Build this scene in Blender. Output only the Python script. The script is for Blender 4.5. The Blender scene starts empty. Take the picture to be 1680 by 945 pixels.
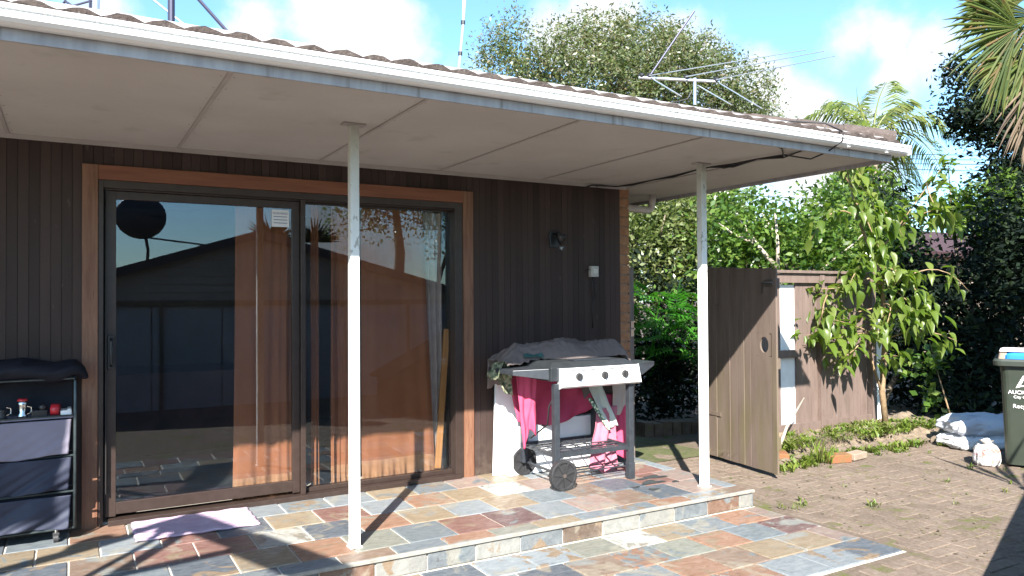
import bpy, math, random
import numpy as np
from mathutils import Vector, Matrix, noise as mnoise
random.seed(7); RNG = np.random.default_rng(11)
sc = bpy.context.scene; COL = sc.collection
R = math.radians
# ------------------------------------------------------------------ camera
CAM = Vector((0, -5.445, 1.3984))
cd = bpy.data.cameras.new('camera'); cam = bpy.data.objects.new('camera', cd); COL.objects.link(cam)
yaw, pit, rol = R(30.0089), R(.9061), R(-.3594)
fw = Vector((math.sin(yaw), math.cos(yaw), 0)); rt = Vector((math.cos(yaw), -math.sin(yaw), 0)); up = Vector((0, 0, 1))
F = fw*math.cos(pit)+up*math.sin(pit); U2 = up*math.cos(pit)-fw*math.sin(pit)
R3 = rt*math.cos(rol)+U2*math.sin(rol); U3 = U2*math.cos(rol)-rt*math.sin(rol)
m = Matrix((R3, U3, -F)).transposed().to_4x4(); m.translation = CAM
cam.matrix_world = m
cd.sensor_width = 36; cd.lens = 36*1251.03/1680; cd.clip_start = .05; cd.clip_end = 2000
sc.camera = cam
def at(u, v, dep): return CAM+(F+R3*((u-840)/1251.03)-U3*((v-472.5)/1251.03))*dep
# ------------------------------------------------------------------ light
SUN = Vector((.72, 1, -.93)).normalized()
sd = bpy.data.lights.new('sun', 'SUN'); sd.energy = 4.6; sd.angle = R(.53); sd.color = (1, .95, .87)
so = bpy.data.objects.new('sun', sd); COL.objects.link(so); so.rotation_mode = 'QUATERNION'
so.rotation_quaternion = SUN.to_track_quat('-Z', 'Y'); so.location = (-10, -14, 14)
sc.view_settings.view_transform = 'Standard'; sc.view_settings.look = 'None'
sc.view_settings.exposure = 2.02; sc.view_settings.gamma = 1
W = bpy.data.worlds.new("World"); sc.world = W; W.use_nodes = True
nt = W.node_tree; N = nt.nodes; Lk = nt.links
bg = N['Background']; bg.inputs['Strength'].default_value = .075
sky = N.new('ShaderNodeTexSky'); sky.sky_type = 'NISHITA'; sky.sun_disc = False
sky.sun_elevation = R(37); sky.sun_rotation = R(215.8); sky.air_density = 1.0; sky.dust_density = .6; sky.ozone_density = 1.5
tc = N.new('ShaderNodeTexCoord')
def wn(t, **k):
    n = N.new(t)
    for a, b in k.items(): setattr(n, a, b)
    return n
nz = wn('ShaderNodeTexNoise'); nz.inputs['Scale'].default_value = 6; nz.inputs['Detail'].default_value = 9; nz.inputs['Roughness'].default_value = .6
Lk.new(tc.outputs['Generated'], nz.inputs['Vector'])
CL = [((.800,.528,.288),.060),((.822,.50,.280),.055),((.775,.556,.292),.048),((.806,.525,.262),.045),((.254,.905,.34),.115),((.19,.925,.33),.085),((.33,.888,.31),.09),
      ((.575,.751,.325),.075),((.63,.70,.31),.07),((.520,.79,.32),.05),((.752,.624,.200),.075),((.72,.66,.21),.085),((.783,.605,.12),.13),((.02,.944,.28),.07),((.436,.843,.26),.07),
      ((.70,.70,.10),.16),((.30,-.949,.05),.07),((-.6,.7,.35),.25),((-.9,.3,.3),.2),((.1,.6,.8),.2)]
prev = None
for d, r in CL:
    vd = wn('ShaderNodeVectorMath', operation='DISTANCE'); Lk.new(tc.outputs['Generated'], vd.inputs[0]); vd.inputs[1].default_value = d
    mr = wn('ShaderNodeMapRange'); mr.inputs['From Min'].default_value = r*1.3; mr.inputs['From Max'].default_value = 0
    Lk.new(vd.outputs['Value'], mr.inputs['Value'])
    if prev is None: prev = mr.outputs[0]
    else:
        mx = wn('ShaderNodeMath', operation='MAXIMUM'); Lk.new(prev, mx.inputs[0]); Lk.new(mr.outputs[0], mx.inputs[1]); prev = mx.outputs[0]
ad = wn('ShaderNodeMath', operation='MULTIPLY_ADD'); Lk.new(nz.outputs['Fac'], ad.inputs[0]); ad.inputs[1].default_value = 2.3
sb = wn('ShaderNodeMath', operation='SUBTRACT'); Lk.new(prev, sb.inputs[0]); sb.inputs[1].default_value = 1.25; Lk.new(sb.outputs[0], ad.inputs[2])
cr = wn('ShaderNodeMapRange'); cr.interpolation_type = 'SMOOTHSTEP'; cr.inputs['From Min'].default_value = .1; cr.inputs['From Max'].default_value = .75
Lk.new(ad.outputs[0], cr.inputs['Value'])
mixc = wn('ShaderNodeMix', data_type='RGBA'); Lk.new(cr.outputs[0], mixc.inputs[0]); 
tint = wn('ShaderNodeMix', data_type='RGBA', blend_type='MULTIPLY'); tint.inputs[0].default_value = 1; tint.inputs[7].default_value = (.80, 1.06, 1.20, 1)
Lk.new(sky.outputs[0], tint.inputs[6]); Lk.new(tint.outputs[2], mixc.inputs[6]); mixc.inputs[7].default_value = (4.0, 4.15, 4.3, 1)
Lk.new(mixc.outputs[2], bg.inputs['Color'])
# ------------------------------------------------------------------ materials
class MT:
    def __init__(s, name, col=(.5,.5,.5), rough=.6, metal=0, spec=.5):
        s.m = bpy.data.materials.new(name); s.m.use_nodes = True; s.t = s.m.node_tree; s.n = s.t.nodes; s.l = s.t.links
        s.b = s.n['Principled BSDF']; s.b.inputs['Base Color'].default_value = (*col, 1); s.b.inputs['Roughness'].default_value = rough
        s.b.inputs['Metallic'].default_value = metal; s.b.inputs['Specular IOR Level'].default_value = spec; s.col = None; s.h = None
    def pos(s, scale=(1,1,1)):
        g = s.n.new('ShaderNodeNewGeometry'); mp = s.n.new('ShaderNodeMapping'); mp.inputs['Scale'].default_value = scale
        s.l.new(g.outputs['Position'], mp.inputs[0]); return mp.outputs[0]
    def noise(s, scale=5, det=5, stretch=(1,1,1), rough=.6, dist=0):
        t = s.n.new('ShaderNodeTexNoise'); t.inputs['Scale'].default_value = scale; t.inputs['Detail'].default_value = det
        t.inputs['Roughness'].default_value = rough; t.inputs['Distortion'].default_value = dist; s.l.new(s.pos(stretch), t.inputs['Vector']); return t.outputs['Fac']
    def ramp(s, fac, stops):
        r = s.n.new('ShaderNodeValToRGB'); e = r.color_ramp.elements
        while len(e) > len(stops): e.remove(e[-1])
        while len(e) < len(stops): e.new(.5)
        for k, (p, c) in zip(e, stops): k.position = p; k.color = (*c, 1) if len(c) == 3 else c
        s.l.new(fac, r.inputs[0]); return r.outputs[0]
    def mask(s, fac, a, b):
        r = s.n.new('ShaderNodeMapRange'); r.inputs[1].default_value = a; r.inputs[2].default_value = b; s.l.new(fac, r.inputs[0]); return r.outputs[0]
    def mix(s, fac, a, b, mode='MIX'):
        x = s.n.new('ShaderNodeMix'); x.data_type = 'RGBA'; x.blend_type = mode
        for sock, v in ((0, fac), (6, a), (7, b)):
            if hasattr(v, 'links') or hasattr(v, 'is_linked'): s.l.new(v, x.inputs[sock])
            elif isinstance(v, (int, float)): x.inputs[sock].default_value = v
            else: x.inputs[sock].default_value = (*v, 1)
        return x.outputs[2]
    def base(s, c): s.l.new(c, s.b.inputs['Base Color']); return s
    def rgh(s, c): s.l.new(c, s.b.inputs['Roughness']); return s
    def bump(s, fac, strength=.3, dist=.01):
        b = s.n.new('ShaderNodeBump'); b.inputs['Strength'].default_value = strength; b.inputs['Distance'].default_value = dist
        s.l.new(fac, b.inputs['Height']); s.l.new(b.outputs[0], s.b.inputs['Normal']); return s
def two(name, c1, c2, scale=6, rough=.6, stretch=(1,1,1), lo=.35, hi=.65, bump=0, bscale=None, metal=0, spec=.5, c3=None, s3=30, dist=.01):
    t = MT(name, c1, rough, metal, spec); f = t.noise(scale, 6, stretch); c = t.ramp(f, [(lo, c1), (hi, c2)])
    if c3: c = t.mix(t.mask(t.noise(s3, 4, stretch), .6, .72), c, c3)
    t.base(c)
    if bump: t.bump(t.noise(bscale or scale*4, 5, stretch), bump, dist)
    return t.m
def objcol(t):
    o = t.n.new('ShaderNodeObjectInfo'); return o
M = {}
# slate tiles: colour comes with each tile
t = MT('slate', rough=.42, spec=.4); oi = objcol(t)
n1 = t.noise(4.5, 8, rough=.62, dist=1.2); n2 = t.noise(14, 9, (1, 2.2, 1), .68, dist=.6); n3 = t.noise(60, 6, (1, 3, 1), .7)
hue = t.ramp(oi.outputs['Random'], [(0, (.20,.20,.185)), (.3, (.20,.14,.085)), (.55, (.13,.155,.165)), (.8, (.20,.18,.145)), (1, (.17,.10,.07))]); hue.node.color_ramp.interpolation = 'CONSTANT'
c = t.mix(t.mask(n1, .56, .60), oi.outputs['Color'], hue); c = t.mix(t.mask(t.noise(1.6, 6, dist=2), .58, .62), c, t.mix(.5, c, (.30,.27,.2)))
n4 = t.noise(9, 9, rough=.8); c = t.mix(t.mask(n4, .60, .66), c, t.mix(1., c, (.62,.6,.6), 'MULTIPLY'))
c = t.mix(t.mask(n2, .35, .75), t.mix(1., c, (.72,.72,.74), 'MULTIPLY'), t.mix(.18, c, (.42,.42,.40)))
c = t.mix(t.mask(n3, .62, .8), c, t.mix(.35, c, (.46,.45,.42)))
t.base(c); t.rgh(t.mask(n2, 1.3, -.6)); 
b1 = t.mix(.35, n1, n2); b2 = t.mix(.4, b1, n3); t.bump(b2, .9, .010); M['slate'] = t.m
M['grout'] = two('grout', (.58,.55,.49), (.45,.42,.37), 25, .9, bump=.3)
M['dirt'] = two('dirt', (.10,.075,.056), (.15,.115,.088), 9, .95, bump=.6, c3=(.15,.12,.09), s3=40, dist=.02)
t = MT('paver', rough=.9, spec=.2); oi = objcol(t)
a = t.ramp(t.noise(2.2, 6), [(.3, (.115,.085,.066)), (.7, (.160,.124,.099))]); a = t.mix(t.mask(t.noise(38, 6), .45, .75), a, (.20,.165,.135))
a = t.mix(.25, a, oi.outputs['Color'], 'MULTIPLY')
ms = t.mix(1., t.mask(t.noise(14, 6), .55, .68), t.mask(t.noise(1.9, 5), .47, .66), 'MULTIPLY')
a = t.mix(ms, a, (.09,.105,.022)); t.base(a); t.bump(t.noise(70, 6), .6, .008); M['paver'] = t.m
t = MT('joint_dirt', rough=.95, spec=.2)
a = t.ramp(t.noise(30, 6), [(.3, (.10,.076,.058)), (.7, (.155,.122,.097))]); a = t.mix(t.mask(t.noise(5, 6), .54, .66), a, (.085,.10,.025)); t.base(a); t.bump(t.noise(90, 5), .6, .01); M['joint'] = t.m
M['soil'] = two('soil', (.11,.083,.058), (.22,.17,.12), 14, .95, bump=.8, c3=(.22,.18,.13), s3=45, dist=.02)
M['moss'] = two('moss', (.045,.06,.012), (.085,.08,.035), 12, .95, bump=.6, c3=(.11,.09,.06), s3=25)
M['clad'] = two('dark_brown_board', (.036,.023,.020), (.048,.032,.028), 3, .55, (1, 1, .15), bump=.12, bscale=40, spec=.22)
t = MT('dark_brown_board', rough=.55, spec=.22); c = t.ramp(t.noise(3, 6, (1,1,.15)), [(.35, (.036,.023,.020)), (.65, (.048,.032,.028))]); oi = t.n.new('ShaderNodeObjectInfo')
v_ = t.n.new('ShaderNodeMapRange'); v_.inputs[3].default_value = .72; v_.inputs[4].default_value = 1.25; t.l.new(oi.outputs['Random'], v_.inputs[0]); c = t.mix(1., c, v_.outputs[0], 'MULTIPLY')
g = t.n.new('ShaderNodeNewGeometry'); sx = t.n.new('ShaderNodeSeparateXYZ'); t.l.new(g.outputs['Position'], sx.inputs[0])
c = t.mix(t.mix(1., t.mask(sx.outputs[2], .35, .0), t.mask(t.noise(12, 5), .4, .65), 'MULTIPLY'), c, (.085,.065,.052)); c = t.mix(t.mask(t.noise(26, 5, (1,1,.3)), .68, .72), c, (.075,.055,.048)); t.base(c); t.bump(t.noise(40, 5, (1,1,.15)), .15, .004); M['clad'] = t.m
M['clad_back'] = MT('groove_black', (.008,.006,.006), .9).m
M['architrave'] = two('reddish_timber', (.13,.055,.030), (.20,.10,.058), 6, .6, (6, 1, .5), bump=.15, c3=(.10,.04,.02), s3=16)
M['architrave_h'] = two('reddish_timber_across', (.15,.05,.024), (.20,.078,.038), 6, .6, (.5, 1, 6), bump=.15)
M['alum'] = two('bronze_aluminium', (.033,.021,.017), (.042,.028,.023), 20, .42, metal=.2)
M['alum_dark'] = MT('dark_seal', (.012,.010,.010), .6).m
M['black'] = MT('black_plastic', (.012,.012,.014), .4).m
M['soffit'] = two('painted_sheet', (.41,.38,.36), (.46,.435,.41), 1.6, .75, bump=.05, c3=(.36,.335,.305), s3=3)
M['batten'] = two('painted_batten', (.33,.30,.28), (.37,.34,.32), 6, .6)
t = MT('weathered_fascia', rough=.6); f = t.noise(16, 6, (1, 1, .12)); c = t.ramp(f, [(.3, (.28,.27,.28)), (.7, (.42,.41,.42))])
c = t.mix(t.mask(t.noise(9, 5, (1.6, 1, .1)), .58, .72), c, (.17,.15,.13)); t.base(c); M['fascia'] = t.m
M['gutter'] = two('gutter_white', (.80,.80,.79), (.76,.765,.76), 4, .35)
t = MT('post_paint', rough=.5); c = t.ramp(t.noise(8, 6, (1, 1, .4)), [(.3, (.74,.73,.69)), (.7, (.80,.79,.76))])
g = t.n.new('ShaderNodeNewGeometry'); sx = t.n.new('ShaderNodeSeparateXYZ'); t.l.new(g.outputs['Position'], sx.inputs[0])
hi = t.mask(sx.outputs[2], 1.5, 2.35); ch = t.mask(t.noise(30, 7, (1, 1, .45)), .60, .64)
c = t.mix(t.mix(1., ch, t.mask(sx.outputs[2], .5, 2.5), 'MULTIPLY'), c, (.13,.10,.07)); c = t.mix(t.mix(.5, hi, t.noise(20, 5), 'MULTIPLY'), c, (.33,.33,.27)); t.base(c); t.bump(t.noise(45, 5), .15, .004); M['post'] = t.m
M['tile_roof'] = two('concrete_roof_tile', (.05,.036,.031), (.085,.066,.058), 14, .95, bump=.8, c3=(.16,.14,.13), s3=55, dist=.01)
M['brick'] = two('orange_brick', (.24,.115,.06), (.32,.17,.09), 18, .9, bump=.5, c3=(.2,.1,.07), s3=40)
M['mortar'] = two('mortar', (.20,.16,.13), (.28,.23,.19), 30, .95)
M['brick_red'] = two('red_brick', (.24,.08,.035), (.14,.09,.035), 14, .9, bump=.6, c3=(.10,.11,.03), s3=12)
M['brick_tan'] = two('tan_brick', (.22,.165,.12), (.27,.21,.16), 14, .9, bump=.5)
M['edging'] = two('edging_stone', (.10,.075,.055), (.16,.125,.095), 12, .95, bump=.6, c3=(.12,.13,.04), s3=20)
t = MT('mat_pile', rough=.95, spec=.1); t.base(t.ramp(t.noise(18, 4, (.5, 2, 1)), [(.3, (.40,.29,.40)), (.7, (.50,.39,.50))])); t.bump(t.noise(160, 3), 1, .01); M['mat'] = t.m
# glass: fresnel mix of clear and mirror
def glass(name, tint=(.80,.80,.80), boost=1.0):
    mm = bpy.data.materials.new(name); mm.use_nodes = True; n = mm.node_tree.nodes; l = mm.node_tree.links; n.clear()
    o = n.new('ShaderNodeOutputMaterial'); tr = n.new('ShaderNodeBsdfTransparent'); tr.inputs[0].default_value = (*tint, 1)
    gl = n.new('ShaderNodeBsdfGlossy'); gl.inputs['Roughness'].default_value = .0; gl.inputs[0].default_value = (.78,.90,1,1)
    lw = n.new('ShaderNodeLayerWeight'); lw.inputs[0].default_value = .5; pw = n.new('ShaderNodeMath'); pw.operation = 'POWER'; pw.inputs[1].default_value = 5; mu = n.new('ShaderNodeMath'); mu.operation = 'MULTIPLY_ADD'; mu.inputs[1].default_value = .9; mu.inputs[2].default_value = .045*boost
    mx = n.new('ShaderNodeMixShader'); l.new(lw.outputs['Facing'], pw.inputs[0]); l.new(pw.outputs[0], mu.inputs[0]); l.new(mu.outputs[0], mx.inputs[0]); l.new(tr.outputs[0], mx.inputs[1]); l.new(gl.outputs[0], mx.inputs[2]); l.new(mx.outputs[0], o.inputs[0]); return mm
M['glass'] = glass('door_glass', (.90,.88,.87), 1.3)
M['bulb'] = glass('bulb_glass', (.95,.95,.95), 1.5)
def cloth(name, c1, c2, scale=8, transl=.25, bs=300, rough=.9):
    t = MT(name, c1, rough, spec=.15); c = t.ramp(t.noise(scale, 5), [(.3, c1), (.7, c2)]); t.base(c); t.bump(t.noise(bs, 2), .2, .003)
    tr = t.n.new('ShaderNodeBsdfTranslucent'); t.l.new(c, tr.inputs[0]); mx = t.n.new('ShaderNodeMixShader'); mx.inputs[0].default_value = transl
    o = t.n['Material Output']; t.l.new(t.b.outputs[0], mx.inputs[1]); t.l.new(tr.outputs[0], mx.inputs[2]); t.l.new(mx.outputs[0], o.inputs[0]); return t.m
M['curtain'] = cloth('curtain_cloth', (.225,.100,.052), (.27,.125,.068), 5, .03)
M['satin'] = cloth('curtain_hem', (.32,.18,.10), (.42,.26,.155), 9, rough=.4)
M['net'] = cloth('net_curtain', (.74,.72,.70), (.60,.54,.52), 12, .5)
M['stick'] = two('yellow_timber', (.32,.16,.05), (.40,.22,.08), 6, .6, (5, 5, .4))
M['pink'] = cloth('pink_towel', (.55,.07,.15), (.62,.10,.19), 6, .2, 220)
M['pale_pink'] = cloth('pale_pink_towel', (.44,.12,.18), (.50,.20,.26), 6, .2, 220)
M['greycloth'] = cloth('grey_brown_cover', (.135,.108,.102), (.18,.148,.14), 5, .05, 200)
M['beige'] = cloth('beige_cloth', (.50,.43,.38), (.58,.51,.46), 5, .2)
t = MT('patterned_cloth', rough=.9, spec=.1); vo = t.n.new('ShaderNodeTexVoronoi'); vo.inputs['Scale'].default_value = 32; t.l.new(t.pos(), vo.inputs['Vector'])
t.base(t.ramp(vo.outputs['Distance'], [(0, (.75,.66,.20)), (.25, (.72,.73,.66)), (.42, (.10,.22,.10)), (.55, (.06,.12,.08)), (.9, (.5,.58,.5))])); M['pattern'] = t.m
t = MT('green_floral', rough=.9, spec=.1); t.base(t.ramp(t.noise(45, 4), [(.35, (.05,.07,.05)), (.5, (.15,.17,.11)), (.6, (.33,.31,.22)), (.7, (.08,.10,.09))])); M['floral'] = t.m
M['teal'] = cloth('teal_cloth', (.05,.12,.12), (.07,.16,.15))
M['whiteg'] = cloth('pale_green_cloth', (.55,.60,.56), (.62,.67,.62))
M['white'] = two('white_panel', (.74,.75,.77), (.80,.80,.80), 3, .35)
M['bbq'] = two('grey_enamel', (.030,.035,.043), (.042,.048,.057), 20, .38, metal=.2)
M['bbq_top'] = two('hotplate', (.028,.033,.037), (.04,.045,.05), 14, .4, metal=.3)
M['steel'] = two('control_panel', (.62,.63,.62), (.70,.70,.69), 20, .32, metal=.35)
M['frame'] = two('trolley_frame', (.035,.05,.055), (.06,.075,.08), 20, .3, metal=.4)
M['tyre'] = two('wheel_plastic', (.018,.018,.02), (.03,.03,.032), 20, .55)
M['flap_l'] = cloth('lilac_grey_fabric', (.20,.185,.235), (.235,.215,.27), 4, .05)
M['flap_d'] = cloth('navy_fabric', (.028,.032,.052), (.04,.045,.07), 6, .02, rough=.55)
M['blackcloth'] = cloth('black_fabric', (.008,.009,.014), (.014,.015,.022), 6, 0, rough=.6)
M['chrome'] = MT('chrome', (.6,.6,.6), .2, 1).m
M['red'] = MT('red_lid', (.45,.02,.03), .3).m
M['pvc'] = two('grey_pvc', (.50,.46,.43), (.56,.52,.49), 5, .5)
M['cable'] = MT('cable', (.015,.014,.016), .5).m
M['box'] = two('switch_box', (.34,.33,.30), (.42,.40,.37), 20, .5)
M['silver'] = MT('aluminium_tube', (.62,.63,.66), .3, .8).m
M['darkmetal'] = MT('dark_pole', (.045,.045,.075), .45, .5).m
# old painted timber with green algae
t = MT('gate_paint', rough=.75, spec=.3); a = t.ramp(t.noise(5, 6, (3, 3, .4)), [(.3, (.105,.077,.062)), (.7, (.15,.113,.095))])
g = t.n.new('ShaderNodeNewGeometry'); sx = t.n.new('ShaderNodeSeparateXYZ'); t.l.new(g.outputs['Position'], sx.inputs[0])
al = t.mix(1., t.mask(t.noise(3, 5, (2.2, 2.2, .5)), .42, .66), t.mask(sx.outputs[2], 1.3, .2), 'MULTIPLY'); al = t.mix(.55, al, (0,0,0)); a = t.mix(al, a, (.095,.09,.025))
a = t.mix(t.mask(t.noise(70, 3), .70, .74), a, (.2,.17,.12)); t.base(a); t.bump(t.noise(30, 5, (4, 4, .3)), .25, .005); M['gate'] = t.m
M['fence'] = two('fence_paint', (.110,.078,.065), (.15,.108,.092), 6, .75, (3, 3, .4), bump=.25, c3=(.065,.042,.035), s3=20)
M['whitepaint'] = two('white_paint', (.78,.79,.80), (.70,.71,.71), 9, .5)
M['bark'] = two('bark', (.11,.085,.06), (.22,.18,.13), 22, .9, bump=.6)
M['bark_pale'] = two('pale_bark', (.30,.25,.20), (.42,.36,.29), 22, .85, bump=.4)
M['bark_young'] = two('young_bark', (.17,.11,.06), (.27,.19,.11), 22, .8, bump=.4)
def leaf(name, cols, rough=.4, transl=.35, island=True, spec=.5):
    t = MT(name, cols[0], rough, spec=spec)
    if island: g = t.n.new('ShaderNodeNewGeometry'); f = g.outputs['Random Per Island']
    else: g = t.n.new('ShaderNodeObjectInfo'); f = g.outputs['Random']
    c = t.ramp(f, [(i/(len(cols)-1), k) for i, k in enumerate(cols)]); c = t.mix(t.mask(t.noise(1.3, 3), .35, .65), c, t.mix(1., c, (.72,.8,.7), 'MULTIPLY')); t.base(c)
    tr = t.n.new('ShaderNodeBsdfTranslucent'); t.l.new(t.mix(1., c, (1.5,1.7,.7), 'MULTIPLY'), tr.inputs[0]); mx = t.n.new('ShaderNodeMixShader'); mx.inputs[0].default_value = transl
    o = t.n['Material Output']; t.l.new(t.b.outputs[0], mx.inputs[1]); t.l.new(tr.outputs[0], mx.inputs[2]); t.l.new(mx.outputs[0], o.inputs[0]); return t.m
M['leaf_far'] = leaf('olive_tree_leaf', [(.07,.10,.045), (.12,.155,.07), (.17,.19,.10), (.19,.15,.09), (.11,.145,.075)], .38)
M['leaf_camellia'] = leaf('glossy_green_leaf', [(.03,.06,.012), (.06,.12,.02), (.10,.17,.03), (.16,.21,.05)], .28)
M['leaf_olive'] = leaf('olive_leaf', [(.05,.07,.02), (.10,.13,.04), (.16,.18,.07), (.22,.23,.11)], .35)
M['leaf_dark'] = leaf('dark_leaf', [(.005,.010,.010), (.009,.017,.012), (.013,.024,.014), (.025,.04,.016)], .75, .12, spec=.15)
M['leaf_young'] = leaf('young_tree_leaf', [(.075,.115,.014), (.105,.16,.022), (.14,.19,.035), (.18,.21,.06)], .38, .45, island=False)
M['leaf_palm'] = leaf('palm_leaflet', [(.10,.15,.03), (.17,.20,.05), (.24,.25,.08), (.06,.09,.03)], .35, .4)
M['leaf_fan'] = leaf('fan_leaf', [(.04,.07,.015), (.075,.105,.02), (.12,.13,.03), (.05,.07,.018), (.17,.10,.04)], .6, .3, spec=.25)
M['leaf_dead'] = leaf('dead_leaf', [(.10,.06,.035), (.16,.105,.065), (.06,.035,.03)], .7, .2)
M['leaf_bright'] = leaf('bright_green_leaf', [(.04,.17,.02), (.07,.23,.03), (.10,.28,.04)], .22, .4, island=False)
M['weed'] = leaf('weed_leaf', [(.085,.14,.016), (.13,.19,.025), (.17,.21,.04), (.17,.15,.07)], .5, .4)
M['straw'] = leaf('dry_straw', [(.16,.12,.075), (.22,.18,.12), (.12,.085,.055)], .8, .1)
# ------------------------------------------------------------------ mesh helpers
def tag(o, label=None, cat=None, group=None, kind=None):
    if label: o['label'] = label
    if cat: o['category'] = cat
    if group: o['group'] = group
    if kind: o['kind'] = kind
    return o
def empty(name, loc, label, cat, group=None):
    o = bpy.data.objects.new(name, None); COL.objects.link(o); o.location = loc; o.empty_display_size = .1
    return tag(o, label, cat, group)
def attach(o, parent):
    o.parent = parent
    q = parent; loc = Vector((0, 0, 0))
    while q: loc += q.location; q = q.parent
    o.matrix_parent_inverse = Matrix.Translation(-loc) if parent.parent is None and parent.type == 'EMPTY' else Matrix.Identity(4)
    if not (parent.parent is None and parent.type == 'EMPTY') : o.matrix_parent_inverse = Matrix.Translation(-parent.location) if parent.parent is None else Matrix.Translation(-parent.location)
class MB:
    def __init__(s): s.v = []; s.f = []
    def add(s, vs, fs):
        k = len(s.v); s.v += [tuple(v) for v in vs]; s.f += [tuple(i+k for i in f) for f in fs]; return s
    def box(s, a, b, mat=None, ch=0):
        x0, y0, z0 = a; x1, y1, z1 = b
        if ch <= 0:
            vs = [(x, y, z) for z in (z0, z1) for x, y in ((x0,y0),(x1,y0),(x1,y1),(x0,y1))]
            fs = [(3,2,1,0),(4,5,6,7),(0,1,5,4),(1,2,6,5),(2,3,7,6),(3,0,4,7)]
        else:
            vs = [(x, y, z) for z in (z0, z1-ch) for x, y in ((x0,y0),(x1,y0),(x1,y1),(x0,y1))]
            vs += [(x, y, z1) for x, y in ((x0+ch,y0+ch),(x1-ch,y0+ch),(x1-ch,y1-ch),(x0+ch,y1-ch))]
            fs = [(3,2,1,0),(0,1,5,4),(1,2,6,5),(2,3,7,6),(3,0,4,7),(4,5,9,8),(5,6,10,9),(6,7,11,10),(7,4,8,11),(8,9,10,11)]
        if mat is not None: vs = [mat @ Vector(v) for v in vs]
        return s.add(vs, fs)
    def bar(s, p, q, w, h=None, upv=(0,0,1)):
        p = Vector(p); q = Vector(q); h = h or w; d = (q-p).normalized(); a = d.cross(Vector(upv))
        if a.length < 1e-3: a = d.cross(Vector((0,1,0)))
        a.normalize(); b = a.cross(d)
        vs = [c+a*(i*w/2)+b*(j*h/2) for c in (p, q) for i, j in ((-1,-1),(1,-1),(1,1),(-1,1))]
        return s.add(vs, [(3,2,1,0),(4,5,6,7),(0,1,5,4),(1,2,6,5),(2,3,7,6),(3,0,4,7)])
    def tube(s, pts, r, n=8, caps=True):
        pts = [Vector(p) for p in pts]; rs = r if isinstance(r, (list, tuple)) else [r]*len(pts); k0 = len(s.v)
        ref = Vector((.31,.27,.91))
        for i, p in enumerate(pts):
            d = (pts[min(i+1, len(pts)-1)]-pts[max(i-1, 0)]).normalized(); a = d.cross(ref)
            if a.length < .05: a = d.cross(Vector((1,0,0)))
            a.normalize(); b = d.cross(a)
            for j in range(n):
                t = 2*math.pi*j/n; s.v.append(tuple(p+(a*math.cos(t)+b*math.sin(t))*rs[i]))
        for i in range(len(pts)-1):
            for j in range(n):
                a_ = k0+i*n+j; b_ = k0+i*n+(j+1) % n; s.f.append((a_, b_, b_+n, a_+n))
        if caps: s.f.append(tuple(k0+j for j in range(n))[::-1]); s.f.append(tuple(k0+(len(pts)-1)*n+j for j in range(n)))
        return s
    def grid(s, fn, nu, nv):
        k = len(s.v)
        for i in range(nu+1):
            for j in range(nv+1): s.v.append(tuple(fn(i/nu, j/nv)))
        for i in range(nu):
            for j in range(nv):
                a = k+i*(nv+1)+j; s.f.append((a, a+nv+1, a+nv+2, a+1))
        return s
    def prism(s, poly, y0, y1, axis='y'):
        n = len(poly)
        def P(a, b, c): return (a, c, b) if axis == 'y' else ((c, a, b) if axis == 'x' else (a, b, c))
        vs = [P(a, b, y0) for a, b in poly]+[P(a, b, y1) for a, b in poly]
        fs = [tuple(range(n)), tuple(range(2*n-1, n-1, -1))]+[(i, (i+1) % n+0, (i+1) % n+n, i+n) for i in range(n)]
        return s.add(vs, fs)
    def ball(s, c, r, nu=12, nv=8, sq=(1,1,1), jit=0):
        c = Vector(c); k = len(s.v); rnd = random.Random(int(c.x*999+c.z*77))
        for i in range(nv+1):
            for j in range(nu):
                th = math.pi*i/nv; ph = 2*math.pi*j/nu; q = r*(1+(rnd.random()-.5)*jit if 0 < i < nv else 1)
                s.v.append((c.x+q*sq[0]*math.sin(th)*math.cos(ph), c.y+q*sq[1]*math.sin(th)*math.sin(ph), c.z+q*sq[2]*math.cos(th)))
        for i in range(nv):
            for j in range(nu): s.f.append((k+i*nu+j, k+(i+1)*nu+j, k+(i+1)*nu+(j+1) % nu, k+i*nu+(j+1) % nu))
        return s
    def mesh(s, name):
        me = bpy.data.meshes.new(name); me.from_pydata(s.v, [], s.f); me.update(); return me
    def build(s, name, mat, parent=None, smooth=False, bevel=0, color=None, thick=0, sub=0):
        if parent is None and s.v:
            a = np.array(s.v); o0 = Vector(((a[:,0].min()+a[:,0].max())/2, (a[:,1].min()+a[:,1].max())/2, a[:,2].min())); s.v = [tuple(Vector(v)-o0) for v in s.v]
        me = s.mesh(name); o = bpy.data.objects.new(name, me); COL.objects.link(o)
        if mat: me.materials.append(mat)
        if parent is None and s.v: o.location = o0
        if smooth: me.polygons.foreach_set('use_smooth', [True]*len(me.polygons))
        if parent is not None: link(o, parent)
        if thick: k = o.modifiers.new('t', 'SOLIDIFY'); k.thickness = thick; k.offset = 0
        if bevel: k = o.modifiers.new('b', 'BEVEL'); k.width = bevel; k.segments = 2; k.limit_method = 'ANGLE'
        if sub: k = o.modifiers.new('s', 'SUBSURF'); k.levels = sub; k.render_levels = sub
        if color: o.color = (*color, 1)
        return o
def wloc(o):
    l = Vector((0, 0, 0))
    while o: l += o.location-OFF.get(o.name, Vector((0,0,0))); o = o.parent
    return l
OFF = {}
def link(o, parent):      # parent a mesh written in world coordinates; nothing here is rotated before linking
    o.parent = parent; w = WM(parent); o.matrix_parent_inverse = w.inverted()
def WM(o):
    m = Matrix.LocRotScale(o.location, o.rotation_euler, o.scale)
    if o.parent: m = WM(o.parent) @ o.matrix_parent_inverse @ m
    return m
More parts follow.
